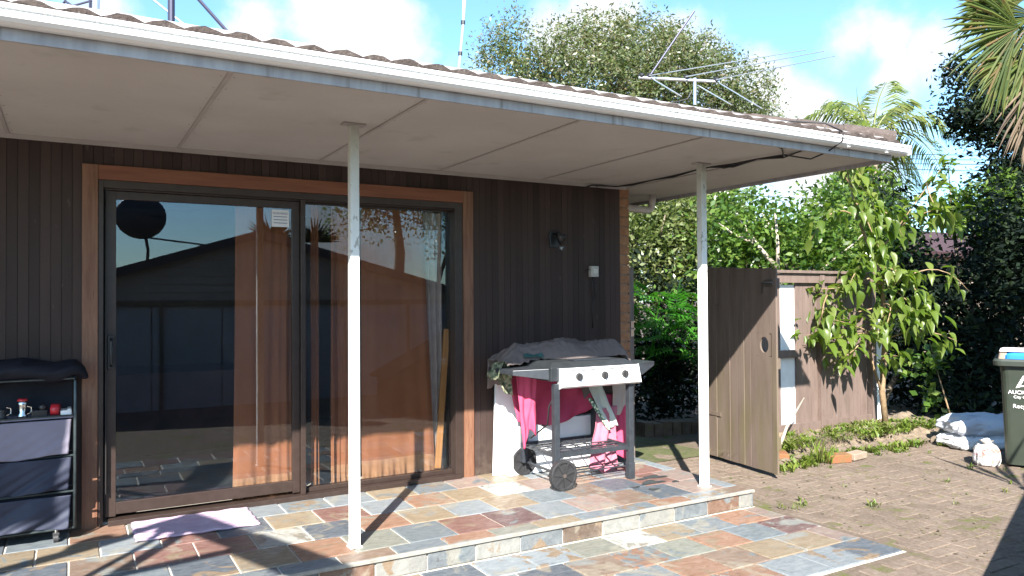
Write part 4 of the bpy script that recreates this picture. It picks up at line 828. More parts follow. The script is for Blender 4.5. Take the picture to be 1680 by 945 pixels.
# young broadleaf tree
YT = empty('young_tree', (7.82,-.15,-.03), 'young tree with large drooping light green leaves in front of the fence end', 'tree')
at_ = lambda u, v, d: at(u, v, d-.38)
y_tr = [at_(1453,697,8.8), at_(1447,640,8.8), at_(1452,560,8.78), at_(1448,470,8.75), at_(1432,420,8.75), at_(1408,360,8.75), at_(1392,290,8.75), at_(1388,262,8.75)]
MB().tube(y_tr, [.035,.032,.028,.024,.02,.015,.009,.005], 9).build('trunk', M['bark_young'], YT, smooth=True)
MB().tube([at_(1449,650,8.8), at_(1432,600,8.78), at_(1425,560,8.75)], [.02,.014,.009], 7).build('limb', M['bark_young'], YT, smooth=True)
br = [((1448,480,8.75),(1500,440,8.6),(1545,420,8.5),(1590,478,8.45),5), ((1432,425,8.75),(1480,370,8.7),(1520,300,8.7),(1558,262,8.7),9), ((1440,450,8.75),(1400,470,8.6),(1360,480,8.5),(1330,470,8.45),9),
      ((1450,540,8.8),(1400,555,8.5),(1360,545,8.35),(1322,550,8.3),15), ((1450,560,8.8),(1490,535,8.6),(1530,540,8.5),(1570,560,8.45),8), ((1408,360,8.75),(1380,330,8.65),(1350,350,8.6),(1330,395,8.6),8),
      ((1392,300,8.75),(1372,270,8.7),(1390,240,8.7),(1420,300,8.7),12), ((1410,370,8.75),(1440,330,8.65),(1460,340,8.6),(1482,390,8.6),8), ((1448,500,8.75),(1420,510,8.6),(1395,520,8.5),(1380,500,8.5),7),
      ((1440,440,8.75),(1470,430,8.6),(1500,470,8.5),(1520,500,8.5),14), ((1420,390,8.75),(1440,400,8.6),(1420,430,8.5),(1400,450,8.5),13), ((1450,500,8.75),(1470,490,8.6),(1460,530,8.5),(1440,560,8.5),10),
      ((1450,600,8.8),(1430,590,8.6),(1470,580,8.6),(1475,585,8.5),5), ((1445,460,8.75),(1480,480,8.55),(1520,520,8.45),(1500,530,8.4),12), ((1360,480,8.5),(1345,500,8.5),(1350,530,8.5),(1345,560,8.5),9),
      ((1520,300,8.7),(1525,330,8.6),(1540,350,8.6),(1560,370,8.6),10), ((1480,370,8.7),(1500,350,8.6),(1530,345,8.6),(1560,340,8.6),8), ((1395,310,8.75),(1410,290,8.6),(1430,320,8.6),(1440,360,8.6),10), ((1430,540,8.6),(1400,580,8.4),(1385,590,8.4),(1370,585,8.4),9),((1440,450,8.75),(1420,420,8.5),(1400,440,8.4),(1390,480,8.4),9),((1450,520,8.75),(1480,500,8.5),(1500,510,8.4),(1530,520,8.4),8),((1445,480,8.75),(1430,460,8.5),(1450,440,8.4),(1475,450,8.4),9),((1450,560,8.8),(1410,530,8.5),(1380,530,8.4),(1355,520,8.4),9),((1400,330,8.75),(1420,340,8.5),(1430,390,8.5),(1450,420,8.5),8)]
lmesh = []
for q_ in range(4):
    b = MB(); L_ = 1.0; nseg = 6; cur = .12+.5*q_/3
    prof_ = [0,.7,1,.95,.7,.35,0]
    for i in range(nseg+1):
        t_ = i/nseg; w_ = .24*prof_[i]+.004; yy = L_*t_; zz = -cur*t_*t_; w_ *= (.8,1,.9,1.1)[q_]; bw = .03*math.sin(t_*9+q_*2); b.v += [(-w_, yy, zz+.09*w_/.2+bw), (0, yy, zz-.02), (w_, yy, zz+.09*w_/.2-bw)]
    for i in range(nseg): k = i*3; b.f += [(k,k+1,k+4,k+3),(k+1,k+2,k+5,k+4)]
    me = b.mesh('leaf'); me.polygons.foreach_set('use_smooth', [True]*len(me.polygons)); me.materials.append(M['leaf_young']); lmesh.append(me)
def bez(P, t): 
    a = (1-t); return P[0]*a**3+P[1]*3*a*a*t+P[2]*3*a*t*t+P[3]*t**3
nl = 0; rl = random.Random(4); LV = MB(); order = []
for a_, b_, c_, d_, n in br:
    P = [at_(*a_), at_(*b_), at_(*c_), at_(*d_)]; MB().tube([bez(P, i/8) for i in range(9)], [.010-.0009*i for i in range(9)], 6).build('branch', M['bark_young'], YT, smooth=True)
    n = int(n*3.6)
    for i in range(n):
        t_ = .25+.75*(i+rl.random()*.6)/n; p = bez(P, min(1, t_)); d = (bez(P, min(1, t_+.02))-bez(P, t_-.02)).normalized(); sd_ = 1 if i % 2 else -1
        side = d.cross(Vector((0,0,1))).normalized()*sd_; dr = (side*.6+d*.4+Vector((rl.uniform(-.55,.55), rl.uniform(-.6,.4), rl.uniform(-1.0,.25)))).normalized()
        qd = dr.to_track_quat('Y', 'Z').to_euler(); s = rl.uniform(.08,.19)
        order.append((lmesh[rl.randrange(4)], p+Vector((rl.gauss(0,.06), rl.gauss(0,.07), rl.gauss(0,.05))), qd, s))
order.sort(key=lambda q_: -q_[3])
for i, (me, p, qd, s) in enumerate(order):
    if i < 298: piece('leaf', me, p, YT, rot=(qd.x, qd.y, qd.z), scale=(s, s, s))
    else:
        mt = Matrix.LocRotScale(p, qd, (s, s, s)); LV.add([mt @ v.co for v in me.vertices], [tuple(f.vertices) for f in me.polygons])
o = LV.build('small_leaves', leaf('young_small_leaf', [(.075,.115,.014), (.105,.16,.022), (.14,.19,.035), (.18,.21,.06)], .38, .45), YT, smooth=True); o['kind'] = 'stuff'
# glossy hedge bush behind the fence
def bush(name, label, cat, base, blobs, n, size, leafm, barkm, limbs, cl=12, spread=.10, stretch=.5, shell=.5, group=None, droop=0):
    e = empty(name, base, label, cat, group); tube_tree(limbs, barkm, e, 'trunk'); foliage('crown', blobs, n, size, leafm, e, cl, spread, stretch, shell, droop); return e
A_ = lambda u, v, d: tuple(at(u, v, d))
bush('camellia_bush', 'glossy green camellia bush with pale forked stems rising behind the fence', 'bush', (8.2,1.6,-.15),
     [(A_(1220,410,10.0),(.9,.7,.55)),(A_(1330,400,10.6),(1.0,.8,.62)),(A_(1265,380,10.2),(.9,.7,.45)),(A_(1400,380,10.9),(.7,.7,.6)),(A_(1190,360,10.6),(.6,.6,.4)),(A_(1360,450,10.3),(1.1,.7,.8)),(A_(1230,480,10.5),(1.2,.6,.9)),(A_(1215,330,11),(.5,.5,.3)),(A_(1370,330,11.2),(.6,.6,.3))], 15000, .085, M['leaf_camellia'], M['bark_pale'],
     [([A_(1275,440,9.7),A_(1240,400,9.7),A_(1215,360,9.8)],[.035,.028,.015]), ([A_(1240,400,9.7),A_(1205,385,9.8),A_(1178,365,9.9)],[.022,.016,.008]), ([A_(1276,445,9.7),A_(1276,400,9.7),A_(1272,350,9.8)],[.028,.022,.012]), ([A_(1268,378,9.7),A_(1250,350,9.9)],[.014,.008]), ([(8.0,1.6,-.15),A_(1276,445,9.7)],[.06,.036]), ([A_(1350,440,10),A_(1400,400,10.1),A_(1420,380,10.1)],[.012,.01,.006])], spread=.12)
bush('olive_leaved_tree', 'olive green small leaved tree filling the space under the downpipe', 'tree', (8.0,4.0,-.15),
     [(A_(1080,400,11.5),(1.0,.9,.75)),(A_(1040,360,11.8),(.8,.8,.6)),(A_(1130,380,11.5),(.8,.8,.7)),(A_(1160,340,12),(.8,.8,.4)),(A_(1090,340,12.2),(1.2,.8,.5)),(A_(1100,450,11.3),(1.0,.7,.5))], 15000, .085, M['leaf_olive'], M['bark'],
     [([(7.4,3.2,-.15),A_(1080,480,11.5),A_(1085,380,11.5),A_(1090,350,11.8)],[.09,.07,.035,.01]), ([A_(1083,400,11.2),A_(1086,375,11.0),A_(1092,350,11.0)],[.02,.015,.008])], spread=.12)
# dark shrub mass on the far side of the path and behind the fence
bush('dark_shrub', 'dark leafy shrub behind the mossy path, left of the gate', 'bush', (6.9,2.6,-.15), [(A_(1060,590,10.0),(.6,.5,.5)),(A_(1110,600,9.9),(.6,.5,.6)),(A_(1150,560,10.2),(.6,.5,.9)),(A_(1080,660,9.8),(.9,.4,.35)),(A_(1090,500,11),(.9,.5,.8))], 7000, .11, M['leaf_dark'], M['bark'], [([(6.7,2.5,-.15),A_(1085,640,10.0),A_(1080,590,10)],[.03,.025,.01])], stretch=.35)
# philodendron-like plant
PH = empty('big_leaf_plant', (6.4,1.95,-.15), 'bright green big leaved plant catching the sun behind the house corner', 'plant')
pm = []
for q_ in range(3):
    b = MB(); n = 11
    for i in range(n):
        t_ = i/(n-1); 
        for sgn in (-1, 1):
            k = len(b.v); y_ = .12+.8*t_; L_ = .42*(1-.55*t_)*math.sin(math.pi*min(1, t_+.25)); w_ = .036
            b.v += [(0,y_,-.25*t_*t_),(sgn*L_*.55,y_+.05+w_,-.25*t_*t_+.03),(sgn*L_,y_+.16,-.25*t_*t_-.08),(sgn*L_*.55,y_+.05-w_,-.25*t_*t_+.03)]; b.f.append((k,k+1,k+2,k+3))
    b.bar((0,0,0),(0,.95,-.2),.012,.012); me = b.mesh('frond'); me.materials.append(M['leaf_bright']); pm.append(me)
rp = random.Random(9)
for i in range(60):
    u, v = rp.uniform(1035,1150), rp.uniform(478,585); p0 = Vector((6.4,2.2,.2)); p1 = at(u, v, rp.uniform(9.3, 9.9)); dr = Vector((rp.uniform(-1,.6), rp.uniform(-1,.2), rp.uniform(-.3,.5))).normalized(); qd = dr.to_track_quat('Y','Z').to_euler(); s = rp.uniform(.32,.5)
    piece('frond', pm[i % 3], p1, PH, rot=(qd.x, qd.y, qd.z), scale=(s, s, s))
    if i % 4 == 0: MB().tube([p0, (p0+p1)/2+Vector((0,0,.15)), p1], .008, 5).build('stalk', M['leaf_bright'], PH)
# large tree behind the roof
tc0 = at(1030, 105, 18)
bush('large_tree', 'large fine leaved tree rising behind the house roof', 'tree', (tc0.x, tc0.y, -.15),
     [(A_(830,75,18),(.65,.6,.6)),(A_(870,120,18),(1.0,.8,.9)),(A_(930,95,17.5),(1.1,.8,1.0)),(A_(960,55,18),(.45,.5,.5)),(A_(1000,100,18),(1.3,1,1.1)),(A_(1015,40,18),(.35,.5,.45)),(A_(1080,100,17.5),(1.2,1,.95)),(A_(1100,60,18),(.4,.5,.35)),(A_(1140,130,18),(1.1,1,.95)),(A_(1175,100,18),(.4,.4,.4)),(A_(1200,160,18),(.9,.9,.8)),(A_(1245,165,18),(.45,.5,.45)),(A_(1050,170,18),(2.6,1.5,1.0)),(A_(860,40,18),(.22,.3,.25)),(A_(900,170,18),(1.5,1,.8)),(A_(1240,220,18),(.8,.9,.7)),(A_(800,110,18),(.35,.4,.4)),(A_(965,30,18),(.2,.2,.25)),(A_(825,40,18),(.15,.2,.22)),(A_(1130,80,18),(.2,.2,.25)),(A_(1225,110,18),(.2,.2,.22)),(A_(1050,35,18),(.2,.2,.3)),(A_(790,80,18),(.15,.2,.25)),(A_(845,25,18),(.12,.2,.2)),(A_(925,45,18),(.15,.2,.3)),(A_(1160,70,18),(.13,.2,.28)),(A_(1260,130,18),(.15,.2,.2)),(A_(1200,90,18),(.1,.2,.25))], 50000, .10, M['leaf_far'], M['bark'],
     [([(tc0.x,tc0.y,-.15),at(1030,250,18),at(1020,150,18),at(1015,60,18)],[.25,.2,.1,.02]), ([at(1030,230,18),at(930,140,17.8),at(870,80,18)],[.13,.07,.02]), ([at(1028,210,18),at(1110,150,18),at(1200,120,18)],[.12,.07,.02]), ([at(1025,180,18),at(1060,110,17.8),at(1100,70,18)],[.08,.04,.015]), ([at(1022,170,18),at(980,100,18),at(962,50,18)],[.07,.04,.012])], cl=26, spread=.13, stretch=.36, shell=.55)
# king palm
def frond(P, n, ll, mat, parent, droop=.6, wid=.03, name='frond', side3=True):
    pts = [bez(P, i/14) for i in range(15)]; fo = MB().tube(pts, [.022-.0012*i for i in range(15)], 6).build(name, mat, parent, smooth=True)
    V = []; rg = random.Random(int(P[0].x*100+P[3].z*37))
    for i in range(n):
        t_ = .12+.88*i/n; p = bez(P, t_); d = (bez(P, min(1,t_+.02))-bez(P, t_-.02)).normalized(); sv = d.cross(Vector((0,0,1)))
        if sv.length < .1: sv = Vector((1,0,0))
        sv.normalize(); L_ = ll*math.sin(math.pi*(.18+.80*t_))**.7*rg.uniform(.85,1.15)
        for s in (-1, 1):
            dr = (sv*s*.9+d*.55+Vector((0,0,rg.uniform(-.1,.3)-droop*.3))).normalized(); mid = p+dr*L_*.55; tip = p+dr*L_+Vector((0,0,-droop*L_*.55)); w = d*wid*.5; V += [p, mid+w, tip, mid-w]
    V = np.array([list(v) for v in V]); npmesh('leaflets', V, np.arange(len(V)).reshape(-1,4), mat, fo)
pc = at(1432, 235, 14); KP = empty('king_palm', (pc.x, pc.y, -.15), 'sunlit feather palm beyond the right end of the roof', 'palm tree')
MB().tube([(pc.x,pc.y,-.15), pc-Vector((0,0,1.2)), pc-Vector((0,0,.1))], [.13,.09,.07], 10).build('trunk', M['bark'], KP, smooth=True)
for (u1,v1),(u2,v2),(u3,v3),dd in (((1440,190),(1470,165),(1500,172),.0),((1460,190),(1530,165),(1575,235),-.3),((1450,210),(1520,200),(1548,290),.3),((1420,180),(1370,165),(1318,195),.2),((1445,220),(1490,240),(1520,320),-.2),((1415,200),(1380,190),(1350,240),-.5),((1440,240),(1450,280),(1440,330),.3),((1425,215),(1400,260),(1390,330),.4),((1435,170),(1445,150),(1455,135),.3),((1450,230),(1480,270),(1485,330),.5),((1430,190),(1400,150),(1350,175),.6)):
    frond([pc, at(u1,v1,14+dd*.4), at(u2,v2,14+dd), at(u3,v3,14+dd*1.6)], 46, .62, M['leaf_palm'], KP, droop=.75, wid=.035)
MB().tube([pc, at(1407,165,14), at(1405,142,14)], [.02,.012,.004], 6).build('spear_leaf', M['leaf_palm'], KP)
bush('palm_understorey', 'mixed green shrubbery filling in below the king palm crown', 'bush', (12.0,3.6,-.15), [(A_(1415,300,13.2),(.35,.4,.35)),(A_(1450,340,13.2),(.45,.4,.45)),(A_(1400,350,13),(.5,.4,.4)),(A_(1470,390,13),(.5,.4,.4)),(A_(1380,310,13.4),(.3,.3,.25))], 4200, .10, M['leaf_camellia'], M['bark'], [([(12,3.4,-.15),A_(1430,420,13.2),A_(1420,320,13.2)],[.06,.05,.02])], spread=.12)
# right-hand dark trees
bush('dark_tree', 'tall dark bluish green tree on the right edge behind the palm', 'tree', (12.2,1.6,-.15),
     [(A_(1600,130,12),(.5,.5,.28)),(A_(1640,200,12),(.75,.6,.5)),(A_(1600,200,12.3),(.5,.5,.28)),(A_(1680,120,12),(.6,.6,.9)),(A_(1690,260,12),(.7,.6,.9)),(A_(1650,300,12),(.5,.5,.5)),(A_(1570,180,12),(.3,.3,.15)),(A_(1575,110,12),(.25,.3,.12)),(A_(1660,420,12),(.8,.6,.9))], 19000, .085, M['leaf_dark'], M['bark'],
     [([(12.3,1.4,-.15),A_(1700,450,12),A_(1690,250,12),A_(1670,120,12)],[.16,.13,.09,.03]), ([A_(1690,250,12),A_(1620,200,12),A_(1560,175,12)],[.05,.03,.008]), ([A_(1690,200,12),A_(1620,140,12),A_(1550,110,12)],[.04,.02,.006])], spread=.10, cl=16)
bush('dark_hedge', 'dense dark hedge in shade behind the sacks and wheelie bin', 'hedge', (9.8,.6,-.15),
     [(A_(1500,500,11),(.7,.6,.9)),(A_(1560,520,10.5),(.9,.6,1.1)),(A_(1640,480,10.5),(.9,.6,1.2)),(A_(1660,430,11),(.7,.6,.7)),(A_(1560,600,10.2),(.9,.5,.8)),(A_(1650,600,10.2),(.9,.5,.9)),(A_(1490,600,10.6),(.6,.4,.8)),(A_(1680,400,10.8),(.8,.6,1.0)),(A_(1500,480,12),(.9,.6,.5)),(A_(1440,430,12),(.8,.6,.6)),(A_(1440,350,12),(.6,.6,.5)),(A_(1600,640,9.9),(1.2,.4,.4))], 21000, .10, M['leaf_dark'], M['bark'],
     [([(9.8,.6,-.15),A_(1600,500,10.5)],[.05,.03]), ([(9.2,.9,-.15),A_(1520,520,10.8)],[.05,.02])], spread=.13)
bush('sprouting_shrub', 'leafy shrub with upright shoots against the sky right of the palm', 'bush', (11.3,1.5,-.15),
     [(A_(1560,340,11.6),(.12,.15,.38)),(A_(1556,290,11.6),(.05,.08,.22)),(A_(1585,330,11.6),(.2,.25,.3)),(A_(1610,340,11.6),(.35,.3,.35)),(A_(1630,370,11.5),(.6,.4,.35)),(A_(1580,370,11.5),(.4,.3,.15)),(A_(1660,330,11.6),(.4,.3,.5))], 3600, .085, M['leaf_camellia'], M['bark'],
     [([(11.0,1.2,-.15),A_(1570,420,11.6),A_(1560,330,11.6),A_(1555,262,11.6)],[.04,.03,.015,.004]), ([A_(1600,420,11.6),A_(1590,340,11.6),A_(1587,310,11.6)],[.02,.012,.004])], spread=.05, cl=8)
sm = empty('small_sapling', (8.75,-.45,-.12), 'small dark sapling with scattered round leaves between the young tree and the sacks', 'plant')
MB().tube([(8.75,-.4,-.12), at(1535,600,9.4), at(1525,560,9.4)], [.01,.007,.003], 6).build('stem', M['bark_young'], sm)
foliage('crown', [(A_(1525,590,9.3),(.25,.2,.2)),(A_(1520,640,9.3),(.22,.2,.2)),(A_(1548,680,9.3),(.07,.1,.14)),(A_(1500,600,9.3),(.3,.2,.15))], 260, .09, M['leaf_camellia'], sm, 8, .04, .7)
# fan palm at the top right
fc = at(1700, -10, 8.1); FP = empty('fan_palm', (fc.x+.5, fc.y-.2, -.15), 'fan palm with stiff drooping fingered leaves at the top right corner', 'palm tree')
MB().tube([(fc.x+.5,fc.y-.2,-.15), (fc.x+.45,fc.y-.2,3), (fc.x+.4,fc.y-.15,4.6)], [.16,.15,.13], 12).build('trunk', M['bark'], FP, smooth=True)
def fan(hub, dr, spread, n, L, mat, wid=.05, seed=0, droop=.3):
    rg = random.Random(seed); dr = Vector(dr).normalized(); s = dr.cross(Vector((.3,.9,.2))).normalized(); nn = s.cross(dr); V = []
    for i in range(n):
        a = spread*(i/(n-1)-.5); d = (dr*math.cos(a)+s*math.sin(a)+nn*rg.uniform(-.08,.08)).normalized(); l = L*rg.uniform(.8,1.05)*(1-.15*abs(i/(n-1)-.5)); w = nn.cross(d).normalized()*wid*.5
        m1 = hub+d*l*.45+Vector((0,0,-droop*.06*l)); m2 = hub+d*l*.8+Vector((0,0,-droop*.25*l)); tip = hub+d*l+Vector((0,0,-droop*.5*l)); f = nn*wid*.35
        V += [hub, m1+w, m1-f, m1-w]; V += [m1+w, m2+w*.8, m2-f*.7, m1-f]; V += [m1-f, m2-f*.7, m2-w*.8, m1-w]; V += [m2+w*.8, tip, tip, m2-f*.7]; V += [m2-f*.7, tip, tip, m2-w*.8]
    V = [list(v) for v in V]; b = MB()
    for i in range(0, len(V), 4):
        q4 = V[i:i+4]
        if q4[1] == q4[2]: b.add([q4[0], q4[1], q4[3]], [(0,1,2)])
        else: b.add(q4, [(0,1,2,3)])
    return b.build('fan_leaf', mat, FP)
rs_ = R3; us_ = U3
for i, (u, v, ax, ay, sp, L, mt2) in enumerate(((1672,45,-1,-.25,2.4,.95,'leaf_fan'),(1650,5,-1,.1,1.5,.7,'leaf_fan'),(1662,95,-.8,-.7,1.5,.62,'leaf_fan'),(1700,25,-.8,-.7,2.0,1.15,'leaf_fan'),(1680,0,-1,.25,1.6,.8,'leaf_fan'),(1695,90,-.45,-1,1.6,.75,'leaf_fan'),(1715,120,-.5,-1,1.2,1.1,'leaf_dead'),(1665,0,-.6,-.9,1.0,.8,'leaf_fan'),(1700,170,-.3,-1,1.0,.75,'leaf_dead'),(1730,60,.3,-1,2.2,1.0,'leaf_fan'),(1760,0,.8,.2,2.4,1.0,'leaf_fan'),(1720,-60,0,1,2.4,1.0,'leaf_fan'))):
    hub = at(u, v, 8.05+.06*i); MB().tube([fc+Vector((.4,-.1,.3)), hub], .014, 6).build('leaf_stalk', M['leaf_fan'], FP); fan(hub, rs_*ax+us_*ay+F*-.1, sp, 26 if sp > 1.2 else 15, L*.95, M[mt2], .036, i, .30)
# distant houses, wires
HH = empty('neighbour_house', (21,6,-.15), 'distant low house with a dark red roof beyond the hedge', 'house')
MB().box((16,5.4,-.15),(26,11,2.4)).build('wall', two('far_wall', (.2,.16,.13), (.25,.2,.16), 3, .9), HH); MB().add([(15.5,4.9,2.4),(26.5,4.9,2.4),(26.5,8.3,3.35),(15.5,8.3,3.35),(26.5,11.6,2.4),(15.5,11.6,2.4)], [(0,1,2,3),(3,2,4,5)]).build('roof', two('red_roof', (.035,.014,.017), (.045,.018,.02), 4, .9), HH, thick=.12)
for i, (va, vb) in enumerate(((246,243),(252,252),(262,258),(266,272),(278,285),(318,312))):
    if i in (4,): continue
    a1 = at(1180, va-(10 if i < 4 else 0), 24); b1 = at(1800, vb+8, 26); mid = (a1+b1)/2-Vector((0,0,.35))
    P = [a1, a1.lerp(b1,.33)-Vector((0,0,.25)), a1.lerp(b1,.66)-Vector((0,0,.25)), b1]
    tag(MB().tube([bez(P, k/16) for k in range(17)], .012, 5).build('power_line', M['cable'], smooth=True), ['thin overhead wire, topmost of the wires beyond the palm', 'thin overhead wire, second from top beyond the palm', 'thin overhead wire, third from top beyond the palm', 'thin overhead wire, fourth from top beyond the palm', '', 'thin overhead wire, lowest of all, low over the hedge'][i], 'wire', 'overhead wires crossing the sky')
# ------------------------------------------------------------------ roof aerials
AE = empty('tv_aerial', (4.237,-1.0,2.8), 'silver television aerial on a short mast above the tiled roof', 'aerial')
dA = 4.85+.0
def a_(u, v, d=6.0): return at(u, v, d)
MB().tube([a_(1140,172), a_(1140,128)], .012, 8).build('mast', M['silver'], AE); MB().tube([a_(1048,127), a_(1180,134)], .012, 8).build('boom', M['silver'], AE)
for (p, q_) in (((1065,124),(1370,82)),((1065,124),(1340,90)),((1125,127),(1322,83)),((1175,130),(1372,93))): pass
for u0, v0, u1, v1 in ((1065,124,1322,82),(1125,126,1352,84),(1175,131,1370,92)): MB().tube([a_(u0,v0,5.95), a_(u1,v1,7.2)], .0045, 6).build('element', M['silver'], AE)
for u0, v0, u1, v1 in ((1072,130,1118,158),(1145,140,1200,172),(1180,136,1250,178)): MB().tube([a_(u0,v0), a_(u1,v1,5.5)], .0045, 6).build('element', M['silver'], AE)
for u0, v0 in ((1052,124),(1065,124),(1126,127),(1175,131)): MB().ball(a_(u0,v0), .022, 8, 6).build('clamp', M['black'], AE)
MB().tube([a_(1068,122,5.9), a_(1139,18,5.9)], .008, 7).build('element', M['darkmetal'], AE)
MB().tube([a_(1135,150), a_(1128,162), a_(1115,166), a_(1100,168)], .005, 6).build('lead', M['cable'], AE)
wp = empty('white_pole', tuple(at(757,105,6.2)), 'slim white jointed pole rising above the roof left of the large tree', 'pole')
MB().tube([at(753,112,6.2), at(760,38,6.2), at(766,-40,6.2)], .013, 8).build('tube', M['silver'], wp); MB().tube([at(757,75,6.2), at(761,-40,6.25)], .004, 6).build('stay', M['silver'], wp)
for v in (88, 37): MB().tube([at(755+(88-v)*.09, v+3, 6.2), at(755+(88-v)*.09, v-3, 6.2)], .018, 8).build('joint', M['black'], wp)
af = empty('roof_frame', tuple(at(157,26,4.2)), 'white pole with thin cross bars at the top left above the roof', 'aerial')
MB().tube([at(157,30,4.2), at(158,-30,4.2)], .018, 8).build('mast', M['silver'], af)
for a4 in ((97,16,175,-6),(107,2,125,14),(100,12,108,0)): MB().tube([at(a4[0],a4[1],4.2), at(a4[2],a4[3],4.2)], .006, 6).build('bar', M['darkmetal'], af)
MB().tube([at(148,22,4.2), at(149,-20,4.2)], .008, 6).build('bar', M['darkmetal'], af)
dp_ = empty('dark_mast', tuple(at(282,40,4.4)), 'dark roof mast with slanting stays above the tiles', 'mast')
MB().tube([at(281,42,4.4), at(281,-30,4.4)], .019, 10).build('mast', M['darkmetal'], dp_); MB().bar(at(278,36,4.4), at(294,42,4.4), .03, .012).build('foot', M['darkmetal'], dp_)
MB().tube([at(373,52,4.4), at(318,-10,4.4)], .010, 7).build('stay', M['darkmetal'], dp_); MB().tube([at(305,42,4.6), at(245,-6,4.6)], .007, 6).build('stay', M['silver'], dp_)
# ------------------------------------------------------------------ behind the camera: garage seen in the glass
GR = empty('garage', (2.4,-8,-.15), 'gabled weatherboard garage facing the house, seen reflected in the door glass', 'garage')
M['wboard'] = two('weatherboard', (.30,.27,.23), (.36,.33,.28), 3, .7); M['gdoor'] = two('garage_lower', (.33,.35,.38), (.38,.40,.43), 3, .6); gy = -6.50
def rakez(x): return 2.487-.3128*(2.477-x) if x < 2.477 else 2.487-.265*(x-2.477)
z = 1.42
while z < 2.45:
    x0 = max(-1.2, 2.477-(2.487-z-.13)/.3128); x1 = min(7.0, 2.477+(2.487-z-.13)/.265)
    if x1 > x0+.1: MB().add([(x0,gy+.012,z),(x1,gy+.012,z),(x1,gy-.008,z+.125),(x0,gy-.008,z+.125)], [(0,1,2,3)]).build('weatherboard', M['wboard'], GR, thick=.012)
    z += .12
MB().prism([(-1.2,-.15),(7.0,-.15),(7.0,rakez(7)-.1),(2.477,2.40),(-1.2,rakez(-1.2)-.1)], gy-.05, gy-.02, 'y').build('wall', M['wboard'], GR)
MB().box((-1.2,gy-.05,-.15),(-1.1,-11,1.2)).box((6.9,gy-.05,-.15),(7.0,-11,1.2)).build('wall', M['wboard'], GR)
MB().box((-1.2,gy-.02,1.34),(7.0,gy+.05,1.42)).build('rail', M['bark'], GR)
for x in np.arange(-.9, 6.9, .95): MB().box((x,gy-.02,-.15),(x+.93,gy+.01,1.335)).build('panel', M['gdoor'], GR)
for x in (1.09, 3.0, 4.9): MB().box((x,gy+.0105,-.15),(x+.05,gy+.04,1.335)).build('stile', M['bark'], GR)
rf = MB()
for xa, xb in ((2.477,-1.6),(2.477,7.4)): rf.add([(xa,gy+.15,rakez(xa)),(xb,gy+.15,rakez(xb)),(xb,-11.2,rakez(xb)),(xa,-11.2,rakez(xa)),(xa,gy+.15,rakez(xa)-.13),(xb,gy+.15,rakez(xb)-.13),(xb,-11.2,rakez(xb)-.13),(xa,-11.2,rakez(xa)-.13)], [(0,1,2,3),(4,5,6,7),(0,1,5,4),(2,3,7,6),(1,2,6,5)])
rf.build('roof', two('garage_roof', (.045,.045,.05), (.06,.06,.065), 3, .7), GR)
DS = empty('satellite_dish', (.95,-6.9,1.95), 'grey satellite dish on a bent arm on the garage roof, seen reflected in the glass', 'satellite dish')
def dish(u, v): a = u*2*math.pi; r_ = .32*v; return (.86+r_*math.cos(a)*(1.05), -6.62-.25*(v*v)*.32+.06, 2.63+r_*math.sin(a)*1.0)
MB().grid(dish, 36, 8).build('reflector', M['bbq'], DS, smooth=True, thick=.006); MB().tube([(.95,-6.75,1.95),(.96,-6.72,2.15),(.93,-6.66,2.3),(.90,-6.64,2.5)], .022, 8).build('mount', M['bbq'], DS, smooth=True)
MB().tube([(.95,-6.62,2.33),(1.9,-6.5,2.22)], .014, 6).build('feed_arm', M['bbq'], DS); MB().ball((1.9,-6.5,2.22), .04, 8, 6).build('feed', M['bbq'], DS)
# trees behind the camera, seen in the glass
bush('backyard_tree', 'leafy tree behind the garage, seen reflected in the right door pane', 'tree', (6.2,-11,-.15), [((5.6,-10.5,3.6),(1.1,.8,.9)),((6.6,-10.5,4.2),(1.1,.8,1.2)),((7.6,-10.8,3.6),(.9,.8,1.2)),((6.3,-10.4,5.2),(1.5,.8,.8)),((5.2,-10.5,4.6),(.7,.6,.7))], 11000, .10, M['leaf_far'], M['bark'], [([(6.4,-11,-.15),(6.5,-10.8,2.5),(6.2,-10.6,4.5)],[.16,.12,.04]), ([(7.4,-10.9,1.5),(7.9,-10.8,3.2),(8.2,-10.8,5)],[.05,.04,.02]), ([(7.5,-10.9,1.5),(7.5,-10.8,3.2),(7.3,-10.8,5)],[.05,.04,.02])], spread=.14)
YP = empty('yucca', (3.3,-8.6,2.2), 'spiky yucca head showing over the garage roof in the reflection', 'plant'); YP.location = (3.7,-11.6,-.15)
V = []; rg = np.random.default_rng(2)
for hx in (3.35, 4.3):
    for _ in range(60):
        d = rg.normal(size=3); d[2] = abs(d[2])*.8; d /= np.linalg.norm(d); s = np.cross(d, [0,1,0]); s /= np.linalg.norm(s); h_ = np.array([hx+.4,-11.4,2.72]); V += [h_, h_+d*.3+s*.025, h_+d*.62, h_+d*.3-s*.025]
V = np.array(V); npmesh('spiky_leaves', V, np.arange(len(V)).reshape(-1,4), M['leaf_dark'], YP); MB().tube([(3.75,-11.4,-.15),(3.75,-11.4,2.75)], .09, 8).build('trunk', M['bark'], YP); MB().tube([(4.7,-11.4,-.15),(4.7,-11.4,2.75)], .09, 8).build('trunk', M['bark'], YP)
